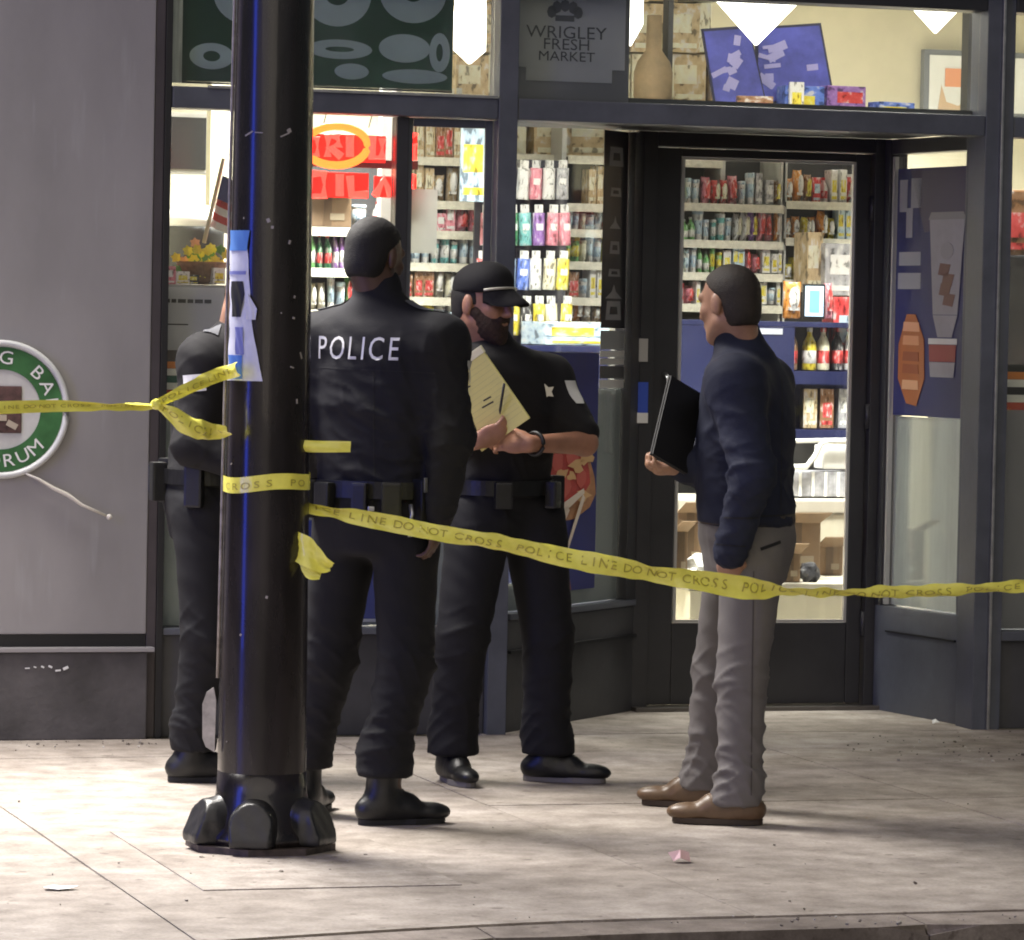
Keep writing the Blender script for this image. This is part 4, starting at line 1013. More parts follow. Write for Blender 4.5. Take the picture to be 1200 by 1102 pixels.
# beard and side hair
F = Field(hc - .17, hc + .17, .005)
F.put(ell(L(0, .034, -.066), (.060, .064, .064), A_), .02); F.put(cone(L(.058, .012, -.03), L(.022, .068, -.105), .022, .022), .02); F.put(cone(L(-.058, .012, -.03), L(-.022, .068, -.105), .022, .022), .02)
F.put(cone(L(.024, .088, -.048), L(-.024, .088, -.048), .010, .010), .01); F.put(cone(L(0, .07, -.112), L(0, .075, -.118), .024, .022), .02)
F.put(cone(L(-.016, .10, -.0620), L(.016, .10, -.0620), .0085, .0085), .006, 'cut')
F.put(ell(L(0, .07, .012), (.043, .06, .045), A_), .012, 'cut')
V, Q = F.mesh(1); Nn = normals(V, Q); V = V + Nn * (.0014 * np.sin(300 * V[:, 0] + 70 * V[:, 2]) * np.sin(280 * V[:, 2] + 60 * V[:, 1]))[:, None]
skin_obj('beard', V, Q, M('brown_beard', (.035, .016, .011), .8, var=.45, vscale=80, bump=.9, bscale=250), O2['root'])
F = Field(hc - .17, hc + .17, .006); F.put(ell(L(0, -.020, .018), (.0795, .098, .085), A_), .01); F.put(ell(L(0, -.05, -.035), (.062, .055, .05), A_), .03)
fo, upx = A_[:, 1], A_[:, 2]
def c2(x, y, z):
    p = [x - hc[0], y - hc[1], z - hc[2]]; f_ = p[0] * fo[0] + p[1] * fo[1] + p[2] * fo[2]; u_ = p[0] * upx[0] + p[1] * upx[1] + p[2] * upx[2]
    return np.maximum(np.maximum(f_ - .018, u_ - .05), np.where(f_ > -.035, -.005 - u_, -.068 - u_))
F.keep(c2); V, Q = F.mesh(1); skin_obj('hair', V, Q, hair_m, O2['root'])
rr2 = v3(cos(R(140)), -sin(R(140)), 0)
b = MB(); bo, spot = belt_on(O2, 1.0, .05, .012, (.166, .136), leather_m, 'duty_belt')
for ang, sz in ((60, (.06, .04, .09)), (120, (.06, .04, .09)), (160, (.06, .05, .16)), (-20, (.05, .04, .12))):
    p, rot = spot(ang, .02); MB().box(p - Vector((0, 0, sz[2] * .25)), sz, rot, .008).build('pouch', leather_m, bo)
V, Fc = grid_patch(.055, .075, 5, 5, 'shield'); project(O2, 'sleeve_patch', V, Fc, np.array([.135, .09, 1.325]) + v3(.62, -.78, 0) * .5, (.78, .62, 0), (0, 0, 1), v3(-.62, .78, 0), M('patch_white', (.5, .5, .48), .6), .005)
b = MB(); b.prism([(.028 * cos(2 * pi * k / 10) * (1 if k % 2 else .55), 0, .028 * sin(2 * pi * k / 10) * (1 if k % 2 else .55)) for k in range(10)], (0, -.005, 0))
bg_ = b.build('badge', M('badge_silver', (.55, .53, .48), .3, metal=.8), O2['top_obj']); hit = O2['tree'].ray_cast(Vector((.105, -.6, 1.325)), Vector((0, 1, 0)))
bg_.location = hit[0] if hit[0] else (.1, -.16, 1.33)
b = MB(); w0 = Vector(O2['wr'][1]); ed = (Vector(O2['el'][1]) - w0).normalized(); b.tube([w0 + ed * .035 + (ed.cross(Vector((0, 0, 1))) * cos(a) + Vector((0, 0, 1)) * sin(a)) * .037 for a in [2 * pi * k / 20 for k in range(20)]], .007, 8, closed=True)
b.build('watch', leather_m, O2['root'])
V, Fc = grid_patch(.05, .05, 3, 3)
# yellow pad: its own thing, held in front of the chest
inv = Matrix.Rotation(-HEAD, 4, 'Z')
padloc = Vector((g1.x, g1.y, 0)) + (inv @ Vector((-.112, -.315, 1.30)))
pad = thing('writing_pad', 'yellow lined writing pad held tilted by the bearded officer', 'writing pad', padloc, -HEAD)
prot = Matrix.Rotation(R(-24), 3, 'Z') @ Matrix.Rotation(R(-34), 3, 'Y') @ Matrix.Rotation(R(12), 3, 'X')
MB().box((0, 0, 0), (.205, .012, .285), prot, .002).build('paper_block', M('pad_yellow', (.66, .60, .22), .7, var=.04, vscale=10), pad)
MB().box(prot @ Vector((0, -.0005, .133)), (.209, .017, .026), prot, .002).build('top_binding', M('pad_cream', (.70, .66, .45), .6), pad)
b = MB()
for k in range(13): b.box(prot @ Vector((0, -.0066, .095 - .017 * k)), (.19, .0006, .0012), prot)
tag(b.build('ruled_lines', M('pad_rule', (.50, .47, .2), .7), pad), kind='stuff')
b = MB()
for x_, z_, l_ in ((-.045, .075, .05), (-.02, .058, .035), (.02, -.01, .03), (.01, -.027, .045)): b.box(prot @ Vector((x_, -.0068, z_)), (l_, .0008, .005), prot @ Matrix.Rotation(.1, 3, 'Y'))
tag(b.build('handwriting', print_black, pad), kind='stuff')
pen = thing('pen', 'dark pen in the writing hand of the bearded officer', 'pen', padloc, -HEAD)
pp = prot @ Vector((.028, -.010, -.075)); b = MB(); b.tube([pp, pp + Vector((.0, -.012, .012)), pp + Vector((.012, -.06, .10))], [.0015, .0045, .0045], 8); b.build('barrel', black_m, pen)

# ---- man in the navy jacket
g2 = ground(850, 966)
jacket_m = M('navy_jacket', (.015, .018, .036), .82, var=.2, vscale=8, bump=.12, bscale=220, spec=.3)
chino = cloth('taupe_chinos', (.135, .125, .125), .85, .1, .10)
tan_m = M('tan_leather', (.11, .066, .036), .42, var=.25, vscale=20, bump=.06); sole_br = M('dark_brown_sole', (.035, .022, .015), .6)
O3 = figure('man in navy jacket, taupe trousers and brown shoes holding a black folder', 'people talking outside the shop', (g2.x, g2.y, 0), dict(
    yaw=-72, hip_yaw=-74, hip=(.055, .10, .895), chest=(.045, .08, 1.29), neck=(.030, .07, 1.475), head=(-.022, .05, 1.625, -47, -9, 0),
    torso=[(.80, .180, .150, -.0), (.93, .190, .150, .0), (1.05, .192, .148, .01), (1.22, .205, .148, .005), (1.34, .205, .138, -.005), (1.42, .185, .115, 0), (1.475, .105, .088, 0), (1.50, .075, .07, .008)],
    sh=[(.105, .27, 1.37), (-.005, -.12, 1.375)], el=[(-.075, .32, 1.11), (.050, -.205, 1.10)], wr=[(-.150, .05, 1.115), (-.012, -.118, .845)],
    hands=[((-.55, -.15, -.1), (.2, .3, .85), 1, (45, 60, 50)), ((.05, .75, -1), (.2, .9, .3), 1, (10, 15, 15))],
    hj=[(.035, .19, .84), (.065, .0, .84)], kn=[(-.02, .34, .46), (.042, .0, .46)], an=[(-.062, .44, .080), (.022, .0, .080)], foot=[-80, -86], boot=False,
    skin=skin_tan, hair=(.0055, 0), hair_mat=M('cropped_dark_hair', (.024, .017, .012), .7, var=.4, vscale=40, bump=.3, bscale=300), top=jacket_m, pants=chino, shoe=(tan_m, sole_br), hem=.93, thick=.020, collar=(1.455, .080, .085), leg=(.102, .078, .068), seed=8.2, waist=.97, crease=1.5,
    folds=[((-.01, -.2, 1.09), .14, (.1, 0, 1), .045, .008), ((.0, -.14, 1.28), .12, (.6, 0, 1), .05, .006), ((.12, 0, 1.1), .2, (.3, 0, 1), .07, .006), ((-.03, -.14, .93), .08, (0, 0, 1), .03, .005)]))
seam_m = M('seam_dark', (.006, .006, .008), .8)
def strip(S, x0, z0, x1, z1, h_, mat, name='seam', tree='tree', par=None, n=26):
    dv = Vector((x1 - x0, 0, z1 - z0)); l_ = dv.length; xd = dv.normalized(); V, Fc = grid_patch(l_, h_, n, 1)
    return project(S, name, V, Fc, ((x0 + x1) / 2, -.9, (z0 + z1) / 2), xd, Vector((-xd.z, 0, xd.x)), (0, 1, 0), mat, .0025, par, tree)
strip(O3, -.04, .968, .20, .972, .005, seam_m); strip(O3, .145, 1.40, .150, .985, .003, seam_m); strip(O3, -.075, .885, .035, .880, .004, seam_m)
strip(O3, .085, .868, .150, .890, .010, seam_m, 'pocket_slit', 'ptree', O3['pants_obj']); strip(O3, .065, .80, .075, .10, .0035, M('seam_taupe', (.06, .053, .052), .8), 'side_seam', 'ptree', O3['pants_obj'], 40)
for q_ in ((-.20, 1.405, .16, 1.395), (-.03, 1.395, -.02, 1.02)): strip(O1, *q_, .0035, seam_m)
strip(O1, -.2, 1.06, .12, 1.055, .005, seam_m)
b = MB(); b.tube([(.045 + .062 * cos(a), -.075, .80 + .004 * sin(a) - .022 * cos(a)) for a in (0, .8, 1.6, 2.2, pi)], .004, 6); b.build('pocket_seam', sole_br, O3['root'])
bo, spot = belt_on(O3, .955, .032, -.012, (.19, .15), sole_br)
fl_ = Vector((g2.x, g2.y, 0)) + (inv @ Vector((-.172, .02, 1.245)))
fo_ = thing('folder', 'flat black folder held at the chest by the man in navy jacket', 'folder', fl_, -HEAD)
frot = Matrix.Rotation(R(38), 3, 'Z') @ Matrix.Rotation(R(24), 3, 'Y') @ Matrix.Rotation(R(-10), 3, 'X')
MB().box((0, 0, 0), (.155, .006, .27), frot, .002).build('front_cover', M('folder_black', (.008, .008, .009), .5, var=.2), fo_)
MB().box(frot @ Vector((0, .010, 0)), (.155, .006, .27), frot, .002).build('back_cover', M('folder_black', (.008, .008, .009), .5), fo_)
MB().box(frot @ Vector((.003, .005, 0)), (.145, .0035, .250), frot).build('pages', M('pages_grey', (.08, .08, .08), .7), fo_)

# ---- officer behind the pole
g3 = ground(236, 914)
O4 = figure('police officer mostly hidden behind the black pole, grey shoulder and white sleeve patch', 'people talking outside the shop', (g3.x, g3.y, 0), dict(
    yaw=72, hip_yaw=78, hip=(.0, .02, .95), chest=(.045, .0, 1.34), neck=(.085, .0, 1.50), head=(.145, -.02, 1.60, 65, -28, 0),
    torso=[(.86, .185, .150, 0), (.98, .180, .146, 0), (1.10, .180, .142, 0), (1.28, .205, .145, 0), (1.40, .20, .132, 0), (1.47, .16, .11, 0), (1.52, .08, .075, 0)],
    sh=[(.0, -.18, 1.405), (.10, .18, 1.405)], el=[(-.03, -.24, 1.13), (.12, .24, 1.13)], wr=[(.15, -.24, 1.05), (.28, .12, 1.1)],
    hands=[((1, .1, .1), (0, .5, -.6), 1, (25, 35, 30)), ((1, -.3, .1), (0, -.4, -.6), -1, (25, 35, 30))],
    hj=[(.0, -.09, .90), (.02, .12, .90)], kn=[(.01, -.10, .49), (.10, .18, .49)], an=[(-.015, -.06, .085), (.16, .22, .085)], foot=[75, 60], boot=True, cuff=.04,
    skin=skin_tan, hair=None, top=black_cloth, pants=trouser_m, shoe=(leather_m, rubber_m), hem=.96, thick=.016, collar=(1.465, .080, .075), leg=(.104, .080, .066), seed=6.6, top_name='jacket'))
c_ = cap(O4)
A_, L = O4['A'], O4['L']; n = 20; Vw, Fw, Vb, Fb = [], [], [], []
for row in range(2):
    for k in range(n):
        tgt = (Vw, Fw) if (k + row) % 2 else (Vb, Fb); base = len(tgt[0])
        for (kk, rw) in ((k, row), (k + 1, row), (k + 1, row + 1), (k, row + 1)):
            a = 2 * pi * kk / n; tgt[0].append(L(.0895 * cos(a), -.008 + .1095 * sin(a), .034 + .017 * rw))
        tgt[1].append((base, base + 1, base + 2, base + 3))
mesh_from('checker_white', Vw, Fw, M('checker_white', (.6, .6, .6), .6), c_); mesh_from('checker_black', Vb, Fb, print_black, c_)
V, Fc = grid_patch(.075, .055, 5, 5); project(O4, 'sleeve_patch', V, Fc, np.array([-.025, -.8, 1.335]), (1, 0, .1), (-.1, 0, 1), (0, 1, 0), M('patch_white_bright', (.62, .62, .64), .6), .005)
V, Fc = grid_patch(.05, .13, 4, 6); project(O4, 'shoulder_strap', V, Fc, np.array([.02, -.14, 1.8]), (1, 0, 0), (0, 1, 0), (0, 0, -1), strap_m, .005)
bo, spot = belt_on(O4, 1.02, .05, .01, (.182, .146), leather_m, 'duty_belt')
for ang, sz in ((-150, (.06, .05, .15)), (-120, (.06, .04, .1)), (-90, (.06, .05, .13)), (-30, (.06, .05, .15))):
    p, rot = spot(ang, .02); MB().box(p - Vector((0, 0, sz[2] * .15)), sz, rot, .008).build('pouch', leather_m, bo)
#@@SHOP
# ------------------------------------------------------------------ inside of the shop
def sheet(name, col, rough=.5, through=.5, **k):
    """thin printed sheet that lets the light behind it through"""
    if name in MATS: return MATS[name]
    mt = M(name, col, rough, **k); t = mt.node_tree; b = t.nodes['Principled BSDF']; o = t.nodes['Material Output']
    tl_ = t.nodes.new('ShaderNodeBsdfTranslucent'); tl_.inputs[0].default_value = (*col, 1); mx = t.nodes.new('ShaderNodeMixShader'); mx.inputs[0].default_value = through
    t.links.new(b.outputs[0], mx.inputs[1]); t.links.new(tl_.outputs[0], mx.inputs[2]); t.links.new(mx.outputs[0], o.inputs[0]); return mt
tile_m = M('shop_floor_tile', (.55, .50, .40), .35, var=.1, vscale=3)
fl = bpy.data.objects.new('shop_floor', None); COL.objects.link(fl); tag(fl, kind='structure')
for x0, x1, y0, y1 in ((3.145, 4.485, 14.845, 15.69), (6.46, 10.6, 14.87, 15.69), (3.145, 10.6, 15.692, 20.8)): MB().span(x0, x1, y0, y1, -.1, .006).build('floor_tiles', tile_m, fl)
iw = thing('shop_interior_wall', 'cream inside walls of the lit shop behind the windows', 'wall', (6.8, 20.8, 0))
part(MB().span(2.9, 10.9, 20.8, 20.95, 0, 3.45), 'back_wall', cream_m, iw)
part(MB().span(3.10, 3.142, 15.21, 20.8, 0, 3.45), 'side_wall', cream_m, iw)
part(MB().span(10.6, 10.75, 14.85, 20.8, 0, 3.45), 'side_wall', cream_m, iw)
part(MB().span(3.145, 10.6, 14.86, 20.79, 3.40, 3.445), 'ceiling_tiles', M('ceiling_white', (.7, .7, .67), .8), iw)
lit = M('ceiling_light_diffuser', (1., .97, .9), .5, emit=6.)
for lx, ly, nm in ((4.3, 16.2, 'over the left window goods'), (6.3, 16.1, 'just inside the door'), (8.8, 17.0, 'over the dark cooler'), (5.2, 19.7, 'behind the piled cartons'), (8.0, 19.6, 'before the far right wall')):
    t_ = thing('ceiling_light', f'flat lit ceiling panel inside the shop {nm}', 'ceiling light', (lx, ly, 3.39), 0, 'lit ceiling panels in the shop')
    MB().span(-.62, .62, -.32, .32, -.03, .008).build('frame', white_m, t_); MB().span(-.58, .58, -.28, .28, -.036, -.031).build('diffuser', lit, t_)
    lamp('shop_ceiling_lamp', 'AREA', (lx, ly, 3.34), SHOP_W, (1., .96, .88), 1.15, .55, target=(lx, ly, 0)).data.spread = R(125)

PAL = {'red': (.55, .05, .05), 'pink': (.65, .22, .28), 'white': (.72, .72, .70), 'green': (.16, .42, .14), 'dark green': (.03, .2, .08), 'teal': (.16, .45, .45), 'yellow': (.72, .56, .05), 'orange': (.68, .26, .04),
       'brown': (.26, .13, .06), 'tan': (.50, .38, .22), 'blue': (.10, .18, .58), 'pale blue': (.42, .55, .70), 'purple': (.28, .14, .42), 'grey': (.35, .35, .37), 'black': (.03, .03, .035), 'cream': (.72, .66, .48)}
def pm(c):
    """busy printed wrapper: blotches of the colour, a darker tone and bare white"""
    nm = 'pack_' + c.replace(' ', '_')
    if nm in MATS: return MATS[nm]
    q = PAL[c]; mt = M(nm, q, .34); t = mt.node_tree; b = t.nodes['Principled BSDF']; tc = t.nodes.new('ShaderNodeTexCoord'); oi = t.nodes.new('ShaderNodeObjectInfo')
    ad = t.nodes.new('ShaderNodeVectorMath'); ad.operation = 'ADD'; t.links.new(tc.outputs['Object'], ad.inputs[0]); mu = t.nodes.new('ShaderNodeMath'); mu.operation = 'MULTIPLY'; mu.inputs[1].default_value = 40
    t.links.new(oi.outputs['Random'], mu.inputs[0]); t.links.new(mu.outputs[0], ad.inputs[1])
    n = t.nodes.new('ShaderNodeTexNoise'); n.inputs['Scale'].default_value = 4.2; n.inputs['Detail'].default_value = 3; t.links.new(ad.outputs[0], n.inputs['Vector'])
    r = t.nodes.new('ShaderNodeValToRGB'); e = r.color_ramp.elements; e[0].position = .36; e[0].color = (*[k * .35 for k in q], 1); e[1].position = .66; e[1].color = (*[k * .25 + .54 for k in q], 1)
    for p, cc in ((.42, q), (.56, [min(.75, k * 1.15 + .04) for k in q])): z = e.new(p); z.color = (*cc, 1)
    t.links.new(n.outputs['Fac'], r.inputs[0]); t.links.new(r.outputs[0], b.inputs['Base Color']); return mt
SHAPES = {}
def pack_mesh(kind, c):
    """unit packs: width 1 along x, height 1 along z, depth 1 along y, standing on z = 0; returns (body mesh, label mesh)"""
    if (kind, c) in SHAPES: return SHAPES[kind, c]
    b, l = MB(), MB(); alt = random.choice(['white', 'cream'] if c in ('tan', 'cream') else ['white', 'cream', 'white', 'yellow', 'pale blue', 'red'])
    if kind == 'carton':
        b.box((0, 0, .5), (1, 1, 1), None, .03); l.box((random.uniform(-.1, .1), -.504, random.uniform(.45, .62)), (.66, .012, .38)); l.box((0, -.504, .14), (.8, .012, .10))
    elif kind == 'packet':
        prof = [(0, .46, .03), (.05, .49, .10), (.3, .47, .45), (.65, .47, .42), (.93, .49, .10), (1., .48, .03)]; rings = []
        for z, w_, d_ in prof:
            rings.append([b.bm.verts.new((w_ * x_, d_ * y_ * (1 - .75 * abs(x_) ** 3), z + .015 * math.sin(x_ * 9 + z * 5))) for x_, y_ in ((-1, 0), (-.6, -1), (0, -1.1), (.6, -1), (1, 0), (.6, 1), (0, 1.1), (-.6, 1))])
        for A_, B_ in zip(rings, rings[1:]):
            for k in range(8): f = b.bm.faces.new((A_[k], A_[(k + 1) % 8], B_[(k + 1) % 8], B_[k])); f.smooth = True
        b.bm.faces.new(rings[0][::-1]); b.bm.faces.new(rings[-1]); l.lathe([(.05, -.012), (.30, -.010), (.30, .010), (.05, .012)], (0, 0, 0), 14); bmesh.ops.transform(l.bm, matrix=Matrix.Translation((0, -.50, .56)) @ Matrix.Rotation(R(90), 4, 'X'), verts=l.bm.verts)
        l.box((0, -.42, .26), (.6, .08, .09))
    elif kind == 'bottle':
        b.lathe([(.40, 0), (.46, .02), (.46, .55), (.40, .66), (.17, .82), (.16, .94)], (0, 0, 0), 16); l.lathe([(.468, .16), (.468, .46)], (0, 0, 0), 16); l.lathe([(.19, .90), (.19, 1.)], (0, 0, 0), 12)
    elif kind == 'tub':
        b.lathe([(.36, 0), (.40, .03), (.47, .86)], (0, 0, 0), 16); l.lathe([(.50, .86), (.50, 1.), (.40, 1.02)], (0, 0, 0), 16); l.lathe([(.425, .22), (.465, .66)], (0, 0, 0), 16)
    elif kind == 'bag':                          # pegged bag with a header card
        prof = [(0, .47, .04), (.06, .49, .14), (.35, .47, .42), (.72, .46, .25), (.80, .47, .05)]; rings = []
        for z, w_, d_ in prof: rings.append([b.bm.verts.new((w_ * x_, d_ * y_ * (1 - .75 * abs(x_) ** 3), z)) for x_, y_ in ((-1, 0), (-.6, -1), (0, -1.1), (.6, -1), (1, 0), (.6, 1), (0, 1.1), (-.6, 1))])
        for A_, B_ in zip(rings, rings[1:]):
            for k in range(8): f = b.bm.faces.new((A_[k], A_[(k + 1) % 8], B_[(k + 1) % 8], B_[k])); f.smooth = True
        b.bm.faces.new(rings[0][::-1]); b.bm.faces.new(rings[-1]); l.box((0, -.02, .90), (.62, .12, .2)); l.box((0, -.45, .45), (.5, .08, .16)); alt = 'white'
    o = b.build('t', pm(c)); p = l.build('t', pm(alt if kind != 'bottle' else random.choice(['white', 'red', 'yellow']))); r = (o.data, p.data); bpy.data.objects.remove(o); bpy.data.objects.remove(p); SHAPES[kind, c] = r
    return r
LAB = {'carton': 'label', 'packet': 'label', 'bottle': 'label', 'tub': 'lid', 'bag': 'header_card'}
def pack(kind, c, loc, w_, h_, d_, label, group, cat=None):
    bd_, lb = pack_mesh(kind, c)
    t_ = bpy.data.objects.new(kind, bd_); COL.objects.link(t_); t_.location = loc; t_.scale = (w_, d_, h_); t_.rotation_euler = (0, random.uniform(-.05, .05) if kind in ('packet', 'bag') else 0, random.uniform(-.22, .22))
    l_ = bpy.data.objects.new(LAB[kind], lb); COL.objects.link(l_); l_.parent = t_
    return tag(t_, label, cat or kind, group)
shelf_m = M('shelf_white', (.55, .55, .53), .45); shelf_d = M('shelf_dark', (.06, .06, .065), .6); strip_m = M('price_strip', (.72, .70, .60), .5, var=.2, vscale=40)
def row(u0, u1, v_top, v_sh, Y, seq, where, group, gap=.004, wpx=9.5, vj=7):
    """goods standing side by side on a shelf whose front edge shows at photograph row v_sh"""
    u = u0; todo = []
    while u < u1 - 4:
        kind, c = seq[int((u - u0) / (u1 - u0) * len(seq)) % len(seq)]
        w_ = wpx * random.uniform(.85, 1.15) * (1.15 if kind == 'packet' else 1); w_ = min(w_, u1 - u)
        a = at(u, v_sh, Y); b_ = at(u + w_, v_sh, Y); ht = at(u, v_top + random.uniform(-vj, vj), Y).z - a.z
        todo.append((kind, c, ((a.x + b_.x) / 2, Y + .07, a.z + .004), (b_.x - a.x) * .93 - gap * .5, ht)); u += w_
    cl_ = [q[1] for q in todo]
    where = where.replace('on the ', 'on '); ORD = 'first second third fourth fifth sixth seventh eighth ninth tenth eleventh twelfth thirteenth fourteenth fifteenth sixteenth'.split(); used = set()
    for i, (kind, c, loc, w_, ht) in enumerate(todo):
        nb = f'leftmost, before a {cl_[1]} one' if i == 0 and len(cl_) > 1 else f'rightmost, after a {cl_[i - 1]} one' if i == len(cl_) - 1 else f'between {cl_[i - 1]} and {cl_[i + 1]} ones'
        lb_ = f'{c} {kind} {nb} {where}'
        if lb_ in used or len(lb_.split()) > 16: lb_ = f'{c} {kind}, {ORD[min(i, 15)]} from the left {where}'
        used.add(lb_); pack(kind, c, loc, w_, ht, .09, lb_, group)
def shelf_unit(u0, u1, v_list, Y, label, dep=.34, back='shelf_dark', v_bot=None):
    a, b_ = at(u0, 300, Y), at(u1, 300, Y); t_ = thing('store_shelf', label, 'shelf', ((a.x + b_.x) / 2, Y + dep / 2, .006)); zt = at(u0, v_list[0], Y).z + .02
    part(MB().span(a.x, b_.x, Y + dep - .02, Y + dep, .01, zt + .3), 'back_panel', MATS[back], t_)
    for s_ in (a.x - .012, b_.x + .012): part(MB().span(s_ - .011, s_ + .011, Y + .03, Y + dep, .01, zt + .3), 'side_panel', shelf_m, t_)
    for v in v_list:
        z = (at(u0, v, Y).z + at(u1, v, Y).z) / 2
        part(MB().span(a.x, b_.x, Y + .012, Y + dep - .022, z - .022, z - .001), 'shelf_board', shelf_d, t_); part(MB().span(a.x, b_.x, Y + .0, Y + .011, z - .034, z + .004), 'price_strip', strip_m, t_)
    return t_
K = lambda s: [tuple(q.split(':')) for q in s.split()]
def KK(s): return [(k, c.replace('_', ' ')) for k, c in K(s)]
GD = 'goods on the shelves behind the door'
YD = 18.2
shelf_unit(785, 918, [240, 283, 321, 358], YD, 'white edged goods shelf behind left half of the door glass')
shelf_unit(921, 1030, [238, 281, 330], YD, 'white edged goods shelf behind right half of the door glass')
row(786, 918, 208, 240, YD, KK('tub:green tub:white packet:pink packet:red packet:pink tub:white carton:grey packet:brown'), 'on the top shelf behind the door', GD, vj=6)
row(922, 1028, 205, 238, YD, KK('packet:orange packet:brown carton:red bottle:white carton:white packet:red carton:white carton:blue'), 'on the top shelf at right behind door', GD)
row(786, 918, 252, 283, YD, KK('tub:green bottle:green tub:white tub:teal tub:white packet:white packet:purple packet:pink packet:orange'), 'on the second shelf behind the door', GD, wpx=8.6)
row(922, 1028, 250, 281, YD, KK('packet:orange packet:yellow packet:orange packet:yellow carton:pale_blue carton:white carton:blue'), 'on the second shelf at right behind door', GD)
row(786, 918, 292, 321, YD, KK('tub:green tub:white bottle:green tub:green carton:white carton:pale_blue packet:pink carton:white carton:white'), 'on the third shelf behind the door', GD, wpx=8.6)
row(922, 944, 305, 330, YD, KK('packet:yellow carton:yellow'), 'on the third shelf at right behind door', GD)
row(786, 822, 330, 358, YD, KK('carton:red packet:pink carton:white'), 'on the fourth shelf left of the man', GD)
row(884, 918, 332, 358, YD, KK('carton:white tub:white carton:white'), 'on the fourth shelf right of the man', GD)
def lone(kind, c, u0, u1, v0, v1, Y, label, cat=None, dep=.1, group=None):
    a, b_ = at(u0, v1, Y), at(u1, v1, Y); return pack(kind, c, ((a.x + b_.x) / 2, Y + dep / 2, a.z), b_.x - a.x, at(u0, v0, Y).z - a.z, dep, label, group, cat)
lone('carton', 'tan', 943, 962, 272, 342, 18.05, 'tall tan carton standing before the shelves near the right of the door', dep=.14)
lone('carton', 'grey', 966, 1000, 285, 346, 18.0, 'dark grey box at the right edge of the door glass', dep=.2)
lone('packet', 'orange', 919, 941, 330, 373, 17.6, 'large orange packet left of the blue tablet screen', dep=.06)
lone('packet', 'pink', 968, 978, 332, 373, 17.6, 'small pink packet right of the blue tablet screen', dep=.05)
lone('carton', 'red', 978, 1004, 348, 432, 17.66, 'dark red box low at right edge of the door glass', dep=.2)
x0, x1, z0, z1 = flat(941, 333, 967, 374, 17.55); tb_ = thing('tablet', 'small blue lit tablet screen on the counter behind the door', 'tablet', ((x0 + x1) / 2, 17.55, z0))
part(MB().span(x0, x1, 17.55, 17.565, z0, z1, bev=.003), 'case', black_m, tb_); part(MB().span(x0 + .010, x1 - .010, 17.546, 17.549, z0 + .012, z1 - .010), 'screen', M('screen_white_blue', (.55, .75, .95), .3, emit=1.), tb_)
part(MB().span(x0 + .03, x1 - .03, 17.543, 17.5455, z0 + .03, z1 - .03), 'screen_picture', M('screen_blue', (.16, .42, .85), .3, emit=.9), tb_)
# blue counter with bottles
ct = thing('counter', 'dark blue shop counter with shelves of bottles behind the door', 'counter', (at(900, 700, 17.5).x, 17.6, .006))
navyp = M('counter_blue', (.011, .015, .065), .45, var=.2, vscale=3); za, zb, zc_, zd = at(880, 376, 17.5).z, at(880, 434, 17.5).z, at(880, 503, 17.5).z, at(880, 515, 17.5).z
xa, xb = at(792, 450, 17.5).x, at(1030, 450, 17.5).x; xm = at(930, 450, 17.5).x
part(MB().span(xa, xb, 17.5, 17.9, za - .025, za, bev=.004), 'counter_top', navyp, ct); part(MB().span(xa, xm, 17.5, 17.9, zd, za - .026), 'front_panel', navyp, ct); part(MB().span(xm + .001, xb, 17.86, 17.9, zd, za - .026), 'back_panel', navyp, ct)
part(MB().span(xm + .001, xb, 17.5, 17.858, zb - .018, zb), 'shelf_board', navyp, ct); part(MB().span(xm + .001, xb, 17.5, 17.858, zd, zc_), 'shelf_board', navyp, ct)
part(MB().span(xm + .001, xb, 17.5, 17.515, zb - .06, zb - .019), 'shelf_lip', navyp, ct)
for (u0, u1, c) in ((926, 938, 'brown'), (944, 960, 'yellow'), (961, 975, 'cream'), (979, 990, 'black'), (992, 1003, 'white')): lone('bottle', c, u0, u1, 384, 434, 17.56, f'{c} bottle standing on the upper shelf of the blue counter', dep=.09, group='bottles on the blue counter')
for (u0, u1, c) in ((944, 959, 'tan'), (963, 978, 'brown'), (984, 998, 'grey')): lone('carton', c, u0, u1, 456, 502, 17.56, f'{c} carton on the lower shelf of the blue counter', dep=.1)
plate(890, 385, 917, 392, 17.499, 'counter_label', 'pale label strip on the dark blue counter front', M('pale_label', (.4, .42, .5), .5), 'label')
# white rack, crate, cream chest and cardboard box low behind the door
rk = thing('wire_rack', 'white curved wire newspaper rack low behind the door glass', 'rack', (at(950, 560, 17.0).x, 17.0, at(950, 586, 17.0).z))
q = [at(u, v, 16.95) for u, v in ((915, 548), (945, 547), (955, 535), (962, 520), (972, 517), (1002, 517))]
part(MB().tube(q, .013, 8), 'rail', white_m, rk); q = [at(u, v, 16.95) for u, v in ((915, 517), (1002, 516))]; part(MB().tube(q, .010, 8), 'rail', white_m, rk)
x0, x1, z0, z1 = flat(965, 522, 1004, 550, 16.98); part(MB().span(x0, x1, 16.98, 17.1, z0, z1, bev=.01), 'white_tray', white_m, rk)
x0, x1, z0, z1 = flat(900, 553, 1004, 582, 16.98); part(MB().span(x0, x1, 16.98, 17.2, z0, z1, bev=.006), 'basket', M('grey_basket', (.33, .33, .36), .5, var=.4, vscale=25), rk)
for k in range(7):
    xx = x0 + (x1 - x0) * (k + .5) / 7; part(MB().span(xx - .006, xx + .006, 16.972, 16.979, z0, z1), 'bar', white_m, rk)
x0, x1, z0, z1 = flat(780, 586, 1030, 760, 16.8); ch_ = thing('chest', 'cream coloured chest low behind the door glass', 'chest', ((x0 + x1) / 2, 17.1, .006))
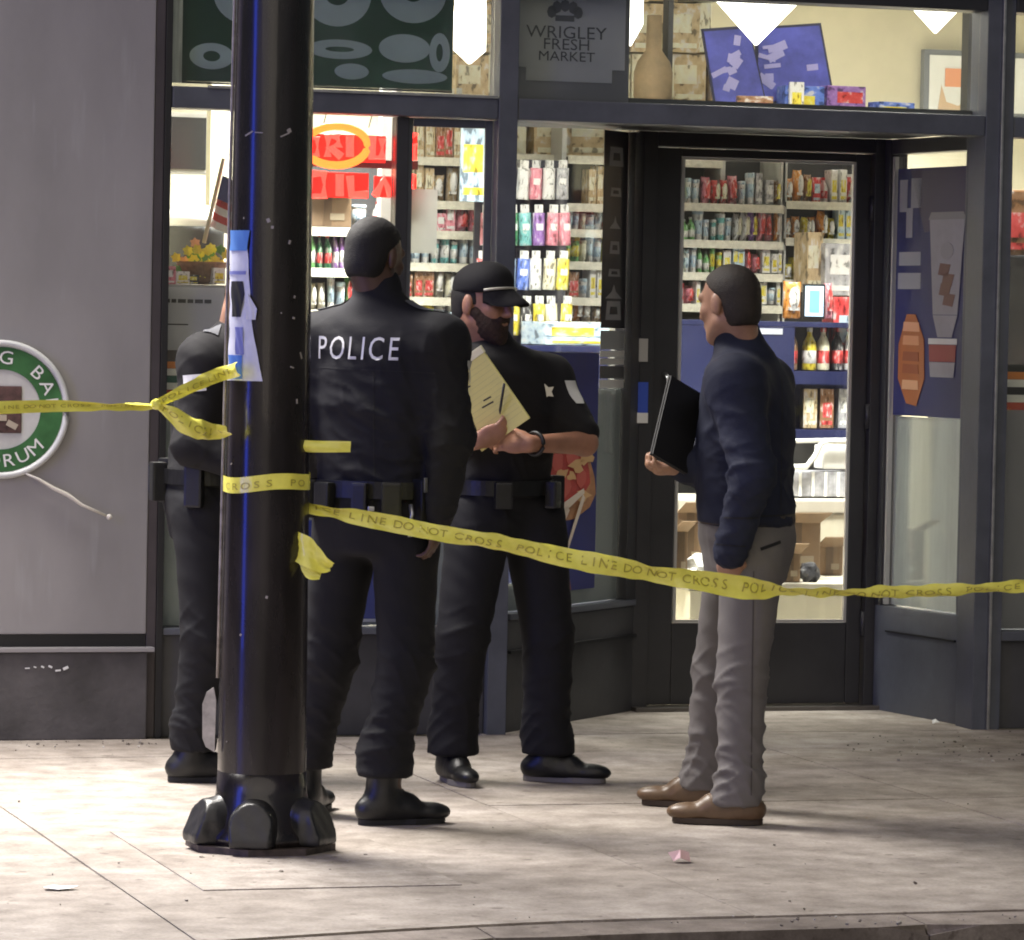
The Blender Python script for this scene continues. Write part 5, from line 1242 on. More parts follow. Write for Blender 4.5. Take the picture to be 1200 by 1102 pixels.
part(MB().span(x0, x1, 16.8, 17.4, .01, z1 - .06, bev=.01), 'body', cream_m, ch_); part(MB().span(x0 - .01, x1 + .01, 16.79, 17.41, z1 - .058, z1, bev=.008), 'lid', M('chest_lid', (.5, .47, .4), .4), ch_)
def crate(u0, u1, v0, v1, Y, dep, label, name='cardboard_box', skew=0., zb=None):
    x0, x1, z0, z1 = flat(u0, v0, u1, v1, Y); z0 = zb or z0; t_ = thing(name, label, 'box', ((x0 + x1) / 2, Y + dep / 2, z0), skew)
    w_, h_ = x1 - x0, z1 - z0
    MB().box((0, 0, h_ / 2), (w_, dep, h_), None, .006).build('carton', card_m, t_); MB().box((0, -dep / 2 - .002, h_ * .5), (.035, .003, h_ * .98)).build('packing_tape', M('packing_tape', (.13, .085, .05), .4), t_)
    b = MB(); b.box((0, -dep / 2 - .05, h_ + .02), (w_ * .96, .12, .004), Matrix.Rotation(R(-24), 3, 'X')); b.build('flap', card_m, t_)
    MB().box((w_ * .2, -dep / 2 - .0025, h_ * .3), (w_ * .3, .003, h_ * .2)).build('label', M('box_label', (.34, .28, .2), .6), t_)
    return t_
zpl = at(900, 680, 16.3).z; xa, xb = at(782, 650, 16.4).x, at(1020, 650, 16.4).x
pf = thing('low_platform', 'cream low platform carrying brown boxes behind the door glass', 'platform', ((xa + xb) / 2, 16.45, .006))
part(MB().span(xa, xb, 16.10, 16.77, .01, zpl - .032, bev=.006), 'base', cream_m, pf); part(MB().span(xa - .01, xb + .01, 16.09, 16.775, zpl - .03, zpl - .001, bev=.004), 'top_board', MATS['chest_lid'], pf)
crate(900, 958, 612, 676, 16.40, .3, 'brown cardboard box behind the door glass right of the man', skew=.15, zb=zpl)
crate(793, 824, 600, 668, 16.42, .2, 'brown cardboard box behind the door glass left of the man', zb=zpl)
crate(956, 988, 640, 676, 16.62, .14, 'low brown box by the right bottom corner of the door glass', zb=zpl)

crate(912, 938, 648, 690, 16.16, .14, 'small brown carton in front of the larger brown box behind the door', zb=zpl)
crate(788, 806, 622, 690, 16.16, .15, 'narrow brown carton at the left bottom edge of the door glass', zb=zpl)
for u, v, s_, mt, nm in ((815, 660, .06, 'white', 'white'), (948, 664, .045, 'black', 'dark')):
    c = at(u, v, 16.20); c.z = zpl + s_ * .8; b = MB(); bmesh.ops.create_icosphere(b.bm, subdivisions=3, radius=s_)
    for w_ in b.bm.verts: w_.co = c + w_.co * (1 + .5 * noise.noise(w_.co * 28 + Vector((u, 0, 0)))) * (1. if w_.co.z > -.02 else .9)
    o_ = b.build('carrier_bag', M('bag_' + nm, PAL[mt], .4)); tag(o_, f'crumpled {nm} carrier bag among the boxes behind the door glass', 'bag')
# racks behind the splayed window left of the door
GL = 'goods on the shelves behind the splayed window'
shelf_unit(664, 720, [184, 240, 270, 308, 350, 378], 18.1, 'narrow goods shelf behind splayed window left of the door')
row(690, 716, 202, 240, 18.1, KK('carton:tan carton:yellow'), 'on the upper shelf beside the hanging bags', GL)
for vt, vb, s_, nm in ((246, 270, 'tub:white tub:cream tub:white bottle:white', 'second'), (281, 308, 'tub:green tub:cream tub:white packet:yellow', 'third'), (322, 350, 'carton:brown tub:white carton:white tub:white', 'fourth'), (355, 378, 'packet:orange packet:tan packet:orange', 'fifth')):
    row(666, 716, vt, vb, 18.1, KK(s_), f'on the {nm} shelf by the hanging bags', GL, wpx=9)
pg = thing('bag_rack', 'peg board rack hung with small sweet bags behind splayed window', 'rack', (at(625, 380, 17.7).x, 17.72, .006))
xa, xb = at(560, 300, 17.7).x, at(668, 300, 17.7).x
part(MB().span(xa, xb, 17.76, 17.78, .02, at(600, 186, 17.7).z), 'peg_board', M('peg_board', (.05, .05, .07), .6), pg)
cols4 = (['red', 'pink', 'pale blue', 'white', 'pink', 'white', 'grey'], ['pink', 'cream', 'dark green', 'teal', 'purple', 'pink', 'pink'], ['red', 'red', 'pale blue', 'blue', 'white', 'cream', 'yellow'], ['red', 'yellow', 'yellow', 'black', 'yellow', 'cream', 'yellow'])
for (v, hb_, nm), cl_ in zip(((188, 46, 'top'), (240, 48, 'second'), (294, 46, 'third'), (347, 46, 'lowest')), cols4):
    pr = None
    for k, c in enumerate(cl_):
        u = 566 + 15.2 * k + (4 if nm in ('second', 'lowest') else 0); a = at(u, v + hb_, 17.68)
        part(MB().tube([at(u, v + 3, 17.76), at(u, v + 4, 17.60), at(u, v + 1, 17.59)], .003, 6), 'peg', metal_m, pg)
        pack('bag', c, (a.x, 17.69 - .004 * k, a.z), .062, at(u, v, 17.68).z - a.z, .05, f'{c} bag ' + (f'right of a {pr} bag ' if pr else 'at the left ') + f'in the {nm} row of sweet rack', 'sweet bags hanging on the rack'); pr = c
lone('carton', 'pale blue', 632, 712, 377, 404, 17.3, 'pale blue tray box beside the splayed window, right of the capped officer', dep=.25)
crd = thing('display_table', 'dark blue display table under the pale blue tray behind splayed window', 'table', (at(670, 500, 17.3).x, 17.45, .006))
xa, xb, z1 = at(560, 405, 17.28).x, at(716, 405, 17.28).x, at(670, 405, 17.28).z
part(MB().span(xa, xb, 17.28, 17.62, z1 - .03, z1 - .002, bev=.004), 'table_top', navyp, crd); part(MB().span(xa + .01, xb - .01, 17.29, 17.61, .01, z1 - .031), 'front_panel', navyp, crd)
# cartons stacked on top of the shelving, seen in the splayed window and through the transom
pr = 'shelf edge'
shelf_unit(540, 845, [184], 18.25, 'long high shelf carrying beige cartons behind splayed window and transom', dep=.4)
for vr0, vr1, nm in ((184, 122, 'bottom'), (121, 62, 'middle'), (61, 2, 'upper'), (1, -50, 'highest')):
    u = 545 + random.uniform(-12, 0); lay = []
    while u < 838:
        w_ = min(random.uniform(34, 58), 842 - u); lay.append((u, w_, random.choice(['tan', 'cream', 'cream', 'tan']))); u += w_
    for k, (u, w_, c) in enumerate(lay):
        sz = 'narrow' if w_ < 40 else 'wide' if w_ > 50 else 'medium'
        nb = 'at the left end' if k == 0 else 'at the right end' if k == len(lay) - 1 else f'between {lay[k - 1][2]} and {lay[k + 1][2]} ones'
        lone('carton', c, u, u + w_ - 1.5, vr1 + 1, vr0, 18.28 + random.uniform(0, .05), f'{sz} {c} carton {nb}, {nm} layer of the high pile', dep=.3, group='beige cartons piled on the high shelf')
sb = MB(); q = at(765, 118, 17.9); h_ = at(765, 18, 17.9).z - q.z
sb.lathe([(.085, 0), (.09, .02), (.09, .13), (.075, .18), (.038, .23), (.034, h_)], q, 20); tag(sb.build('bottle_display', M('kraft_brown', (.30, .22, .13), .7, var=.2, vscale=14)), 'big brown bottle shaped display standing before the beige cartons', 'display')

# window of goods behind the narrow pane and the far left panes
GN = 'goods on the shelf behind the narrow pane'
shelf_unit(470, 590, [186, 237, 272, 310, 350, 390], 18.0, 'goods shelf behind the narrow pane with the white notice', v_bot=None)
for vt, vb, s_, nm in ((140, 186, 'carton:tan carton:brown carton:tan carton:pale_blue', 'top'), (200, 237, 'carton:tan packet:tan carton:cream carton:pale_blue', 'second'), (244, 272, 'packet:purple carton:pink packet:pink packet:purple', 'third'), (280, 310, 'tub:white tub:teal tub:white tub:grey', 'fourth'), (320, 350, 'carton:brown packet:cream carton:grey tub:teal', 'fifth'), (358, 390, 'tub:green tub:white carton:cream tub:white', 'sixth')):
    row(474, 588, vt, vb, 18.0, KK(s_), f'on the {nm} shelf behind the narrow pane', GN, wpx=12)
lone('carton', 'pale blue', 540, 574, 150, 236, 17.5, 'pale blue poster board standing behind the narrow pane', cat='poster board', dep=.03)
plate(478, 222, 512, 297, 14.789, 'paper_notice', 'blank white paper notice taped inside the narrow pane', sheet('thin_paper', (.75, .76, .73), .7, .5), 'notice')
# shelf behind neon
shelf_unit(350, 462, [268, 316, 365], 17.0, 'goods shelf low behind the neon sign and the POLICE jacket')
row(354, 400, 274, 316, 17.0, KK('bottle:green bottle:dark_green bottle:purple'), 'on the shelf left of the officer head', 'bottles behind the left window')
row(400, 460, 276, 316, 17.0, KK('bottle:purple bottle:blue carton:red tub:white'), 'on the shelf behind the officer head', 'bottles behind the left window')
row(354, 460, 326, 365, 17.0, KK('packet:cream tub:white packet:green carton:red'), 'on the lower shelf behind the officer shoulder', 'bottles behind the left window')
crate(356, 412, 226, 266, 17.05, .25, 'brown cardboard box on the shelf below the neon sign')
lone('tub', 'white', 415, 432, 240, 267, 17.08, 'white tub on the shelf right of the brown box'); lone('bottle', 'white', 440, 450, 236, 267, 17.08, 'small white bottle on shelf under the neon sign')
x_ = at(453, 200, 16.2).x; wp = thing('shop_column', 'slim white column inside the shop behind the neon sign', 'column', (x_, 16.2, .006)); b = MB(); b.span(-.03, .03, -.03, .03, .09, 3.38, bev=.004); b.build('shaft', white_m, wp); MB().span(-.05, .05, -.05, .05, 0, .088).build('foot', metal_m, wp)
x_ = at(256, 200, 16.8).x; wp = thing('shop_column', 'cream column inside the shop right of the dark monitor', 'column', (x_, 16.8, .006)); MB().span(-.045, .045, -.04, .04, .09, 3.38, bev=.004).build('shaft', cream_m, wp); MB().span(-.06, .06, -.06, .06, 0, .088).build('foot', metal_m, wp)
x0, x1, z0, z1 = flat(186, 132, 246, 204, 17.0); mo = thing('monitor', 'dark switched off monitor hung inside the far left window', 'monitor', ((x0 + x1) / 2, 17.0, (z0 + z1) / 2))
part(MB().span(x0, x1, 17.0, 17.05, z0, z1, bev=.006), 'casing', M('monitor_grey', (.35, .34, .32), .5), mo); part(MB().span(x0 + .02, x1 - .018, 16.993, 16.999, z0 + .02, z1 - .02), 'screen', M('screen_off', (.03, .03, .032), .25), mo); part(MB().span((x0 + x1) / 2 - .03, (x0 + x1) / 2 + .03, 17.051, 20.79, (z0 + z1) / 2 - .03, (z0 + z1) / 2 + .03), 'wall_arm', black_m, mo)
ld = thing('window_shelf', 'low display ledge inside the far left window', 'shelf', (3.4, 15.1, .006)); zl = at(220, 333, 15.05).z
part(MB().span(3.17, 3.66, 15.0, 15.3, zl - .03, zl - .002, bev=.004), 'ledge', M('ledge_grey', (.3, .3, .3), .6), ld); part(MB().span(3.18, 3.65, 15.01, 15.29, .01, zl - .031), 'front_panel', bulk_m, ld)
bk = thing('flower_basket', 'brown basket of yellow and green flowers in the far left window', 'flower basket', (at(236, 330, 15.12).x, 15.12, zl)); random.seed(4)
MB().lathe([(.055, 0), (.075, .01), (.095, .075), (.098, .085), (.088, .085), (.085, .06)], (0, 0, 0), 20).build('basket', M('wicker', (.24, .14, .08), .8, var=.4, vscale=40, bump=.6, bscale=60), bk)
for k in range(34):
    a, r, zz = random.uniform(0, 2 * pi), .11 * random.random() ** .6, random.uniform(.08, .17); c = Vector((r * cos(a), r * sin(a) * .7, zz - r * .35))
    b = MB(); n_ = 6
    for j in range(n_):
        t_ = 2 * pi * j / n_ + k; tip = c + Vector((cos(t_), .25 * sin(k + j), sin(t_))) * .022; sd_ = Vector((-sin(t_), 0, cos(t_))) * .010
        b.poly([c + Vector((0, -.004, 0)), (c + tip) / 2 + sd_, tip, (c + tip) / 2 - sd_])
    nm = ('flower', M('petal_yellow', (.72, .62, .06), .5)) if k % 3 else ('leaf', M('leaf_green', (.10, .26, .05), .5))
    if k % 7 == 3: nm = ('flower', M('petal_peach', (.7, .36, .2), .5))
    b.build(nm[0], nm[1], bk)
fg = thing('flag', 'small striped flag on a pale stick standing in the flower basket', 'flag', (at(240, 282, 15.08).x, 15.08, at(240, 282, 15.08).z))
p0, p1 = at(239, 285, 15.08), at(262, 186, 15.08); part(MB().tube([p0, p1], .008, 8), 'stick', M('stick_cream', (.7, .62, .42), .5), fg)
fa = p0.lerp(p1, .80); fd = (p0 - p1).normalized()
for k in range(7):
    b = MB(); q0, q1 = fa + fd * (.028 * k), fa + fd * (.028 * (k + 1))
    for j in range(5):
        f0, f1 = j / 5, (j + 1) / 5; dx = lambda f: Vector((.11 * f + .01, .018 * math.sin(f * 7), -.05 * f))
        b.poly([q0 + dx(f0), q0 + dx(f1), q1 + dx(f1), q1 + dx(f0)])
    part(b, 'stripe', M('flag_red', (.5, .06, .05), .6) if k % 2 else M('flag_white', (.7, .68, .64), .6), fg)
b = MB(); dq = Vector((0, -.006, 0)); b.poly([fa + dq + Vector((.01, 0, 0)), fa + dq + Vector((.06, -.012, -.022)), fa + fd * .09 + dq + Vector((.06, -.012, -.022)), fa + fd * .09 + dq + Vector((.01, 0, 0))]); part(b, 'canton', M('flag_blue', (.04, .05, .16), .6), fg)
hb = thing('cool_box', 'white domed box standing behind the flower basket', 'box', (at(228, 275, 16.3).x, 16.3, at(228, 275, 16.3).z)); MB().lathe([(.12, -.14), (.12, 0), (.13, .03)], (0, 0, 0), 20).build('base', M('dark_base', (.05, .05, .05), .6), hb); MB().lathe([(.13, .032), (.125, .07), (.10, .10), (.05, .118), (.01, .12)], (0, 0, 0), 20).build('lid', white_m, hb)
random.seed(11)
for (u0, u1, v0, c, nm) in ((190, 206, 312, 'pink', 'at its left end'), (206, 222, 318, 'white', 'beside the pink one'), (222, 234, 322, 'black', 'below the flowers'), (248, 263, 314, 'white', 'next to the black pole')): lone('carton', c, u0, u1, v0, 333, 15.02, f'small {c} box on the far left window ledge {nm}', dep=.06)
x0, x1, z0, z1 = flat(189, 337, 262, 422, 14.789); nb_ = thing('paper_notice', 'grey paper notice with a printed line inside the far left window', 'notice', ((x0 + x1) / 2, 14.788, z0))
part(MB().span(x0 - .01, x1, 14.786, 14.789, z0 + .035, z1), 'sheet', sheet('notice_grey', (.46, .45, .46), .7, .4, var=.08), nb_)
b = MB(); z = z1 - .05; xx = x0 + .02
for l_ in (.01, .018, .03, .022, .03, .026): b.span(xx, xx + l_, 14.7835, 14.785, z - .008, z + .006); xx += l_ + .006
b.span(x0 + .02, x0 + .1, 14.7835, 14.785, z - .09, z - .085); part(b, 'printed_line', print_black, nb_)

# neon sign
ne = thing('neon_sign', 'glowing neon sign with orange oval ring and red letter rows in left window', 'neon sign', tuple(at(422, 190, 14.87)))
red_n = M('neon_red', (1., .05, .035), .4, emit=4.2); org_n = M('neon_orange', (1., .25, .035), .4, emit=2.4)
def nt_(pts, r, mt, nm, closed=False): part(MB().tube([at(u, v, 14.86) for u, v in pts], r, 8, closed), nm, mt, ne)
nt_([(394 + 37 * cos(2 * pi * k / 28), 171 + 23 * sin(2 * pi * k / 28)) for k in range(28)], .015, org_n, 'oval_tube', True)
for g_l, mt in (([(360, 162), (360, 182), (372, 182), (372, 162)], red_n),):
    nt_(g_l, .012, red_n, 'letter_tube', True)
for pts in ([(384, 184), (384, 160), (396, 160), (398, 170), (386, 172), (400, 184)], [(410, 160), (410, 184)], [(436, 160), (436, 185), (448, 185), (448, 162)], [(468, 156), (486, 158), (470, 170), (486, 172), (486, 184), (468, 184)],
            [(362, 204), (380, 204), (380, 230), (362, 230), (362, 206)], [(398, 204), (398, 230)], [(410, 206), (412, 228), (430, 228)], [(440, 230), (450, 210), (458, 230)], [(466, 204), (466, 230), (484, 226), (484, 208), (467, 204)]): nt_(pts, .016, red_n, 'letter_tube')
x0, x1, z0, z1 = flat(354, 148, 490, 236, 14.885); part(MB().span(x0, x1, 14.885, 14.889, z0 + .125, z1 - .125), 'back_strip', M('neon_back', (.12, .03, .03), .4), ne)
gp_m = M('neon_glow_red', (.8, .06, .04), .5, emit=.38)  # blurred glow round the tubes, added as faintly emitting red panels
for u0_, v0_, u1_, v1_ in ((356, 158, 452, 190), (466, 155, 489, 188), (356, 202, 432, 232), (438, 207, 488, 232)):
    x0, x1, z0, z1 = flat(u0_, v0_, u1_, v1_, 14.88); part(MB().span(x0, x1, 14.878, 14.882, z0, z1, bev=.002), 'glow_panel', gp_m, ne)
for u in (386, 440): part(MB().tube([at(u, 120, 14.88), at(u - 8, 150, 14.88)], .002, 6), 'hanging_wire', black_m, ne)
lamp('neon_glow', 'POINT', tuple(at(422, 190, 14.95)), 3., (1., .10, .05), .1)

# transom signs, posters and pendant lamps
x0, x1, z0, z1 = flat(214, -40, 531, 101, 14.79); bn = thing('window_banner', 'dark green banner with big white rounded letters behind left transom', 'banner', ((x0 + x1) / 2, 14.79, z0))
part(MB().span(x0, x1, 14.788, 14.791, z0, z1), 'cloth', sheet('banner_green', (.055, .11, .085), .5, .7, var=.3, vscale=6), bn); part(MB().span(x0, x1, 14.785, 14.795, z0 - .008, z0 - .001), 'bottom_bar', black_m, bn)
lett = sheet('banner_white', (.80, .88, .88), .5, .7, var=.12, vscale=8)
def ring2(u, v, ru, rv, iu, iv, dy=0.):
    b = MB(); n_ = 36; c = at(u, v, 14.786); k1 = (at(u + 1, v, 14.786) - c).length
    for k in range(n_):
        a0, a1 = 2 * pi * k / n_, 2 * pi * (k + 1) / n_
        pt_ = lambda a, p, q_: (c.x + p * k1 * cos(a), 14.7835 - dy, c.z + q_ * k1 * sin(a))
        if iu: b.prism([pt_(a0, iu, iv), pt_(a0, ru, rv), pt_(a1, ru, rv), pt_(a1, iu, iv)], (0, .002, 0))
        else: b.prism([pt_(a0, ru, rv), pt_(a1, ru, rv), (c.x, 14.7835 - dy, c.z)], (0, .002, 0))
    part(b, 'letter', lett, bn)
ring2(290, -8, 40, 36, 14, 12); ring2(395, -6, 40, 36, 14, 12); ring2(484, -8, 39, 34, 12, 10)
ring2(248, 66, 26, 15, 10, 6); ring2(398, 58, 38, 11, 17, 3); ring2(474, 57, 30, 16, 0, 0); ring2(515, 62, 12, 22, 4, 10); ring2(486, 90, 38, 8, 0, 0); ring2(412, 84, 20, 9, 0, 0)
part(MB().span(at(196, 0, 14.79).x, at(221, 0, 14.79).x, 14.79, 14.80, at(200, 97, 14.79).z, 2.74), 'silver_edge', M('silver_edge', (.55, .55, .52), .35, metal=.4, var=.3, vscale=10, stretch=(6, 1, .5)), bn)
x0, x1, z0, z1 = flat(603, -30, 733, 96, 14.80); sn_ = thing('window_sign', 'grey rounded sign with crest and three dark lines of lettering behind transom', 'sign', ((x0 + x1) / 2, 14.8, z0))
bsn = MB(); bsn.span(x0, x1, 14.80, 14.806, z0, z1); bmesh.ops.bevel(bsn.bm, geom=[e for e in bsn.bm.edges if abs(e.verts[0].co.y - e.verts[1].co.y) > .004], offset=.05, segments=6, affect='EDGES')
part(bsn, 'plate', sheet('sign_grey', (.72, .72, .74), .35, .55, var=.15, vscale=2), sn_); part(MB().span(x0 - .01, x1 + .02, 14.808, 14.816, z0 - .07, z1), 'dark_backing', sheet('dark_backing', (.16, .16, .18), .5, .5), sn_)
sink = M('sign_ink', (.03, .032, .045), .6)
for tx, v, sz in (('WRIGLEY', 39, .066), ('FRESH', 53, .060), ('MARKET', 67, .052)):
    o_ = text_on('lettering', tx, sz, at(664, v, 14.798), (1, 0, 0), (0, 0, 1), sink, None, .15); o_.parent = sn_; o_.matrix_parent_inverse = parent_inv(sn_)
cc = at(662, 18, 14.7985)
for k in range(5):
    a = pi * (k + .5) / 5; b = MB(); p = cc + Vector((.055 * cos(a), 0, .036 * sin(a))); b.prism([p + Vector((.019 * cos(t_), 0, .024 * sin(t_))) for t_ in [2 * pi * j / 8 for j in range(8)]], (0, -.0015, 0)); part(b, 'crest_leaf', sink, sn_)
part(MB().box(cc + Vector((0, 0, -.012)), (.075, .002, .022)), 'crest_band', sink, sn_)
pl_m = M('lamp_glass_white', (1., .97, .9), .5, emit=4.5)
def pendant(u, v_tip, half, v_sh, Y, label, fl_=1.):
    q = at(u, v_tip, Y); k1 = (at(u + 1, v_tip, Y) - q).length; t_ = thing('pendant_lamp', label, 'pendant lamp', tuple(q)); r, h_ = half * k1, (v_tip - v_sh) * k1
    MB().lathe([(.006, 0), (r, h_), (r, h_ + .05 * fl_), (r * .8, h_ + .12 * fl_), (.04, h_ + .2 * fl_)], (0, 0, 0), 8, smooth=False).build('shade', pl_m, t_); MB().lathe([(.03, h_ + .2 * fl_), (.012, h_ + .24 * fl_), (.006, 3.40 - q.z)], (0, 0, 0), 8).build('cord', black_m, t_)
pendant(886, 53, 58, -4, 16.6, 'big glowing white diamond shaped pendant lamp before the blue posters'); pendant(1096, 39, 44, -4, 17.2, 'glowing white pendant lamp above the framed picture at right')
pendant(550, 75, 19, 60, 16.0, 'narrow glowing pendant lamp beside the green banner', 3.); pendant(738, 54, 15, 30, 17.0, 'small glowing pendant lamp right of the grey sign', 2.2); pendant(206, 12, 14, 0, 16.0, 'glowing pendant lamp at far left behind the transom')
# blue posters and purple boxes on the high shelf
hs = thing('high_shelf', 'high shelf with blue boards behind the transom over the door', 'shelf', (at(960, 130, 17.5).x, 17.7, at(960, 136, 17.5).z - .05)); zt = at(960, 136, 17.5).z
part(MB().span(at(815, 130, 17.5).x, at(1180, 130, 17.5).x, 17.45, 18.0, zt - .04, zt - .002), 'board', shelf_d, hs)
for u in (818, 1176): part(MB().span(at(u, 130, 17.5).x - .012, at(u, 130, 17.5).x + .012, 17.9, 17.98, zt, 3.398), 'hanger', shelf_d, hs)
pb_m = M('poster_violet_blue', (.07, .08, .40), .5, var=.5, vscale=7)
def board(quad, Y, label):
    t_ = thing('poster_board', label, 'poster', tuple(at(quad[3][0], quad[3][1], Y))); P4 = [at(u, v, Y + (.06 if v < 80 else 0)) for u, v in quad]
    part(MB().prism(P4, (0, .012, 0)), 'frame', M('poster_dark_edge', (.02, .02, .06), .5), t_)
    c = sum(P4, Vector()) / 4; I4 = [c + (p - c) * .93 + Vector((0, -.006, 0)) for p in P4]; part(MB().prism(I4, (0, .004, 0)), 'print', pb_m, t_)
    for k in range(9):
        a, b_ = random.uniform(.12, .8), random.uniform(.1, .8); p = I4[0].lerp(I4[1], a).lerp(I4[3].lerp(I4[2], a), b_) + Vector((0, -.004, 0))
        part(MB().box(p, (random.uniform(.03, .09), .003, random.uniform(.015, .05)), Matrix.Rotation(random.uniform(-.6, .6), 3, 'Y')), 'print_mark', M(random.choice(['mark_navy', 'mark_lilac']), (.04, .03, .2) if k % 2 else (.42, .40, .75), .5), t_)
board([(822, 34), (878, 30), (900, 128), (838, 130)], 17.55, 'left blue printed board leaning behind the diamond lamp'); board([(886, 32), (962, 27), (976, 104), (884, 128)], 17.62, 'right blue printed board with black edge behind the diamond lamp')
lone('carton', 'purple', 968, 1014, 100, 134, 17.5, 'purple box on the high shelf right of the blue boards', dep=.12); lone('carton', 'blue', 920, 966, 100, 134, 17.48, 'deep blue box on the high shelf below the right board', dep=.12); lone('carton', 'white', 926, 942, 96, 134, 17.44, 'small white box before the deep blue box', dep=.03)
lone('carton', 'brown', 866, 906, 112, 134, 17.42, 'low brown bowl box on the high shelf before the blue boards', dep=.05); lone('carton', 'blue', 1026, 1072, 119, 135, 17.5, 'flat bright blue box on the high shelf', dep=.1)
x0, x1, z0, z1 = flat(1086, 60, 1222, 138, 20.7); fp = thing('framed_poster', 'framed white poster with orange print on the far right wall', 'poster', ((x0 + x1) / 2, 20.75, z0))
part(MB().span(x0, x1, 20.74, 20.79, z0, z1), 'frame', M('poster_frame', (.2, .22, .26), .4), fp); part(MB().span(x0 + .03, x1 - .03, 20.733, 20.739, z0 + .03, z1 - .03), 'sheet', M('poster_white_sheet', (.75, .78, .82), .5), fp)
part(MB().span(x0 + .12, x0 + .24, 20.729, 20.732, z1 - .20, z1 - .10), 'orange_block', M('poster_orange', (.75, .35, .22), .5), fp)
b = MB(); 
part(MB().prism([(x0 + .08 + px, 20.728, z0 + .03 + pz) for px, pz in ((0, 0), (.02, .14), (.05, .05), (.12, .03), (.2, .08), (.26, .14), (.28, 0))], (0, .003, 0)), 'tan_print', M('poster_tan', (.6, .45, .33), .5), fp)
# right window: dark cooler with a brown box
x0, x1, z0, z1 = flat(1150, 300, 1300, 760, 16.0); cl = thing('drink_cooler', 'dark cooler behind the right window', 'cooler', ((x0 + x1) / 2, 16.3, .006)); part(MB().span(x0, x1, 16.0, 16.6, .01, z1, bev=.01), 'cabinet', M('cooler_dark', (.04, .04, .045), .4, var=.4, vscale=6), cl); part(MB().span(x0 + .03, x1 - .03, 15.99, 15.999, .5, z1 - .05), 'door_panel', M('cooler_door', (.06, .06, .065), .25), cl)
lone('carton', 'brown', 1172, 1240, 222, 299, 16.05, 'brown box standing on the dark cooler in right window', dep=.3); lone('tub', 'white', 1166, 1180, 268, 299, 16.0, 'white tub beside the brown box in right window', dep=.06)

# ------------------------------------------------------------------ window posters on the splayed and return panes
def SPT(s, n, z): return A + sd * s + sn * n + Vector((0, 0, z))
def spoly(pts, n, mat, name, par, th=.0015):
    part(MB().prism([SPT(s, n, z) for s, z in pts], sn * -th), name, mat, par)
pz = thing('pizza_poster', 'dark blue window poster with a pizza slice and stretching cheese', 'poster', tuple(SPT(.5, 0, .5)))
spoly([(.22, .512), (.79, .512), (.79, 1.44), (.22, 1.44)], .0055, M('poster_navy', (.018, .022, .14), .45, var=.25, vscale=4), 'sheet', pz)
def blob(cs_, cz, rs, rz_, n, mat, name, k_=12, wob=.15):
    pts = []
    for k in range(k_):
        a = 2 * pi * k / k_; w_ = 1 + wob * math.sin(3 * a + cs_ * 40) + wob * .6 * math.sin(5 * a + cz * 30); pts.append((cs_ + rs * w_ * cos(a), cz + rz_ * w_ * sin(a)))
    spoly(pts, n, mat, name, pz)
blob(.55, .95, .22, .17, .0080, M('pizza_crust', (.42, .20, .09), .6, var=.3, vscale=20), 'crust', 18, .08); blob(.53, .98, .18, .125, .0100, M('pizza_sauce', (.42, .05, .04), .6, var=.3, vscale=25), 'sauce', 18, .12)
for s_, z_, r in ((.43, 1.02, .05), (.56, 1.04, .055), (.50, .92, .05), (.64, .95, .045)): blob(s_, z_, r, r * .8, .0120, M('pizza_salami', (.50, .09, .07), .5), 'salami', 12, .08)
for s_, z_, r in ((.60, 1.0, .04), (.47, .97, .03), (.68, 1.03, .04), (.55, .96, .025), (.66, .88, .035)): blob(s_, z_, r * 1.5, r * .7, .0140, M('pizza_cheese', (.62, .38, .17), .5), 'cheese', 10, .3)
cheese_w = M('cheese_string', (.68, .58, .48), .5)
for a, b_, wd in (((.66, .88), (.47, .60), .013), ((.52, .84), (.44, .74), .02), ((.46, .83), (.66, .90), .02)):
    dx = b_[0] - a[0]; dz = b_[1] - a[1]; l_ = math.hypot(dx, dz); nx_, nz_ = -dz / l_ * wd, dx / l_ * wd; spoly([(a[0] + nx_, a[1] + nz_), (a[0] - nx_, a[1] - nz_), (b_[0] - nx_ * .5, b_[1] - nz_ * .5), (b_[0] + nx_ * .5, b_[1] + nz_ * .5)], .0160, cheese_w, 'cheese_string', pz)
spoly([(.34, .515), (.58, .515), (.55, .60), (.38, .61)], .0080, M('poster_red_brown', (.2, .06, .05), .5), 'red_block', pz)
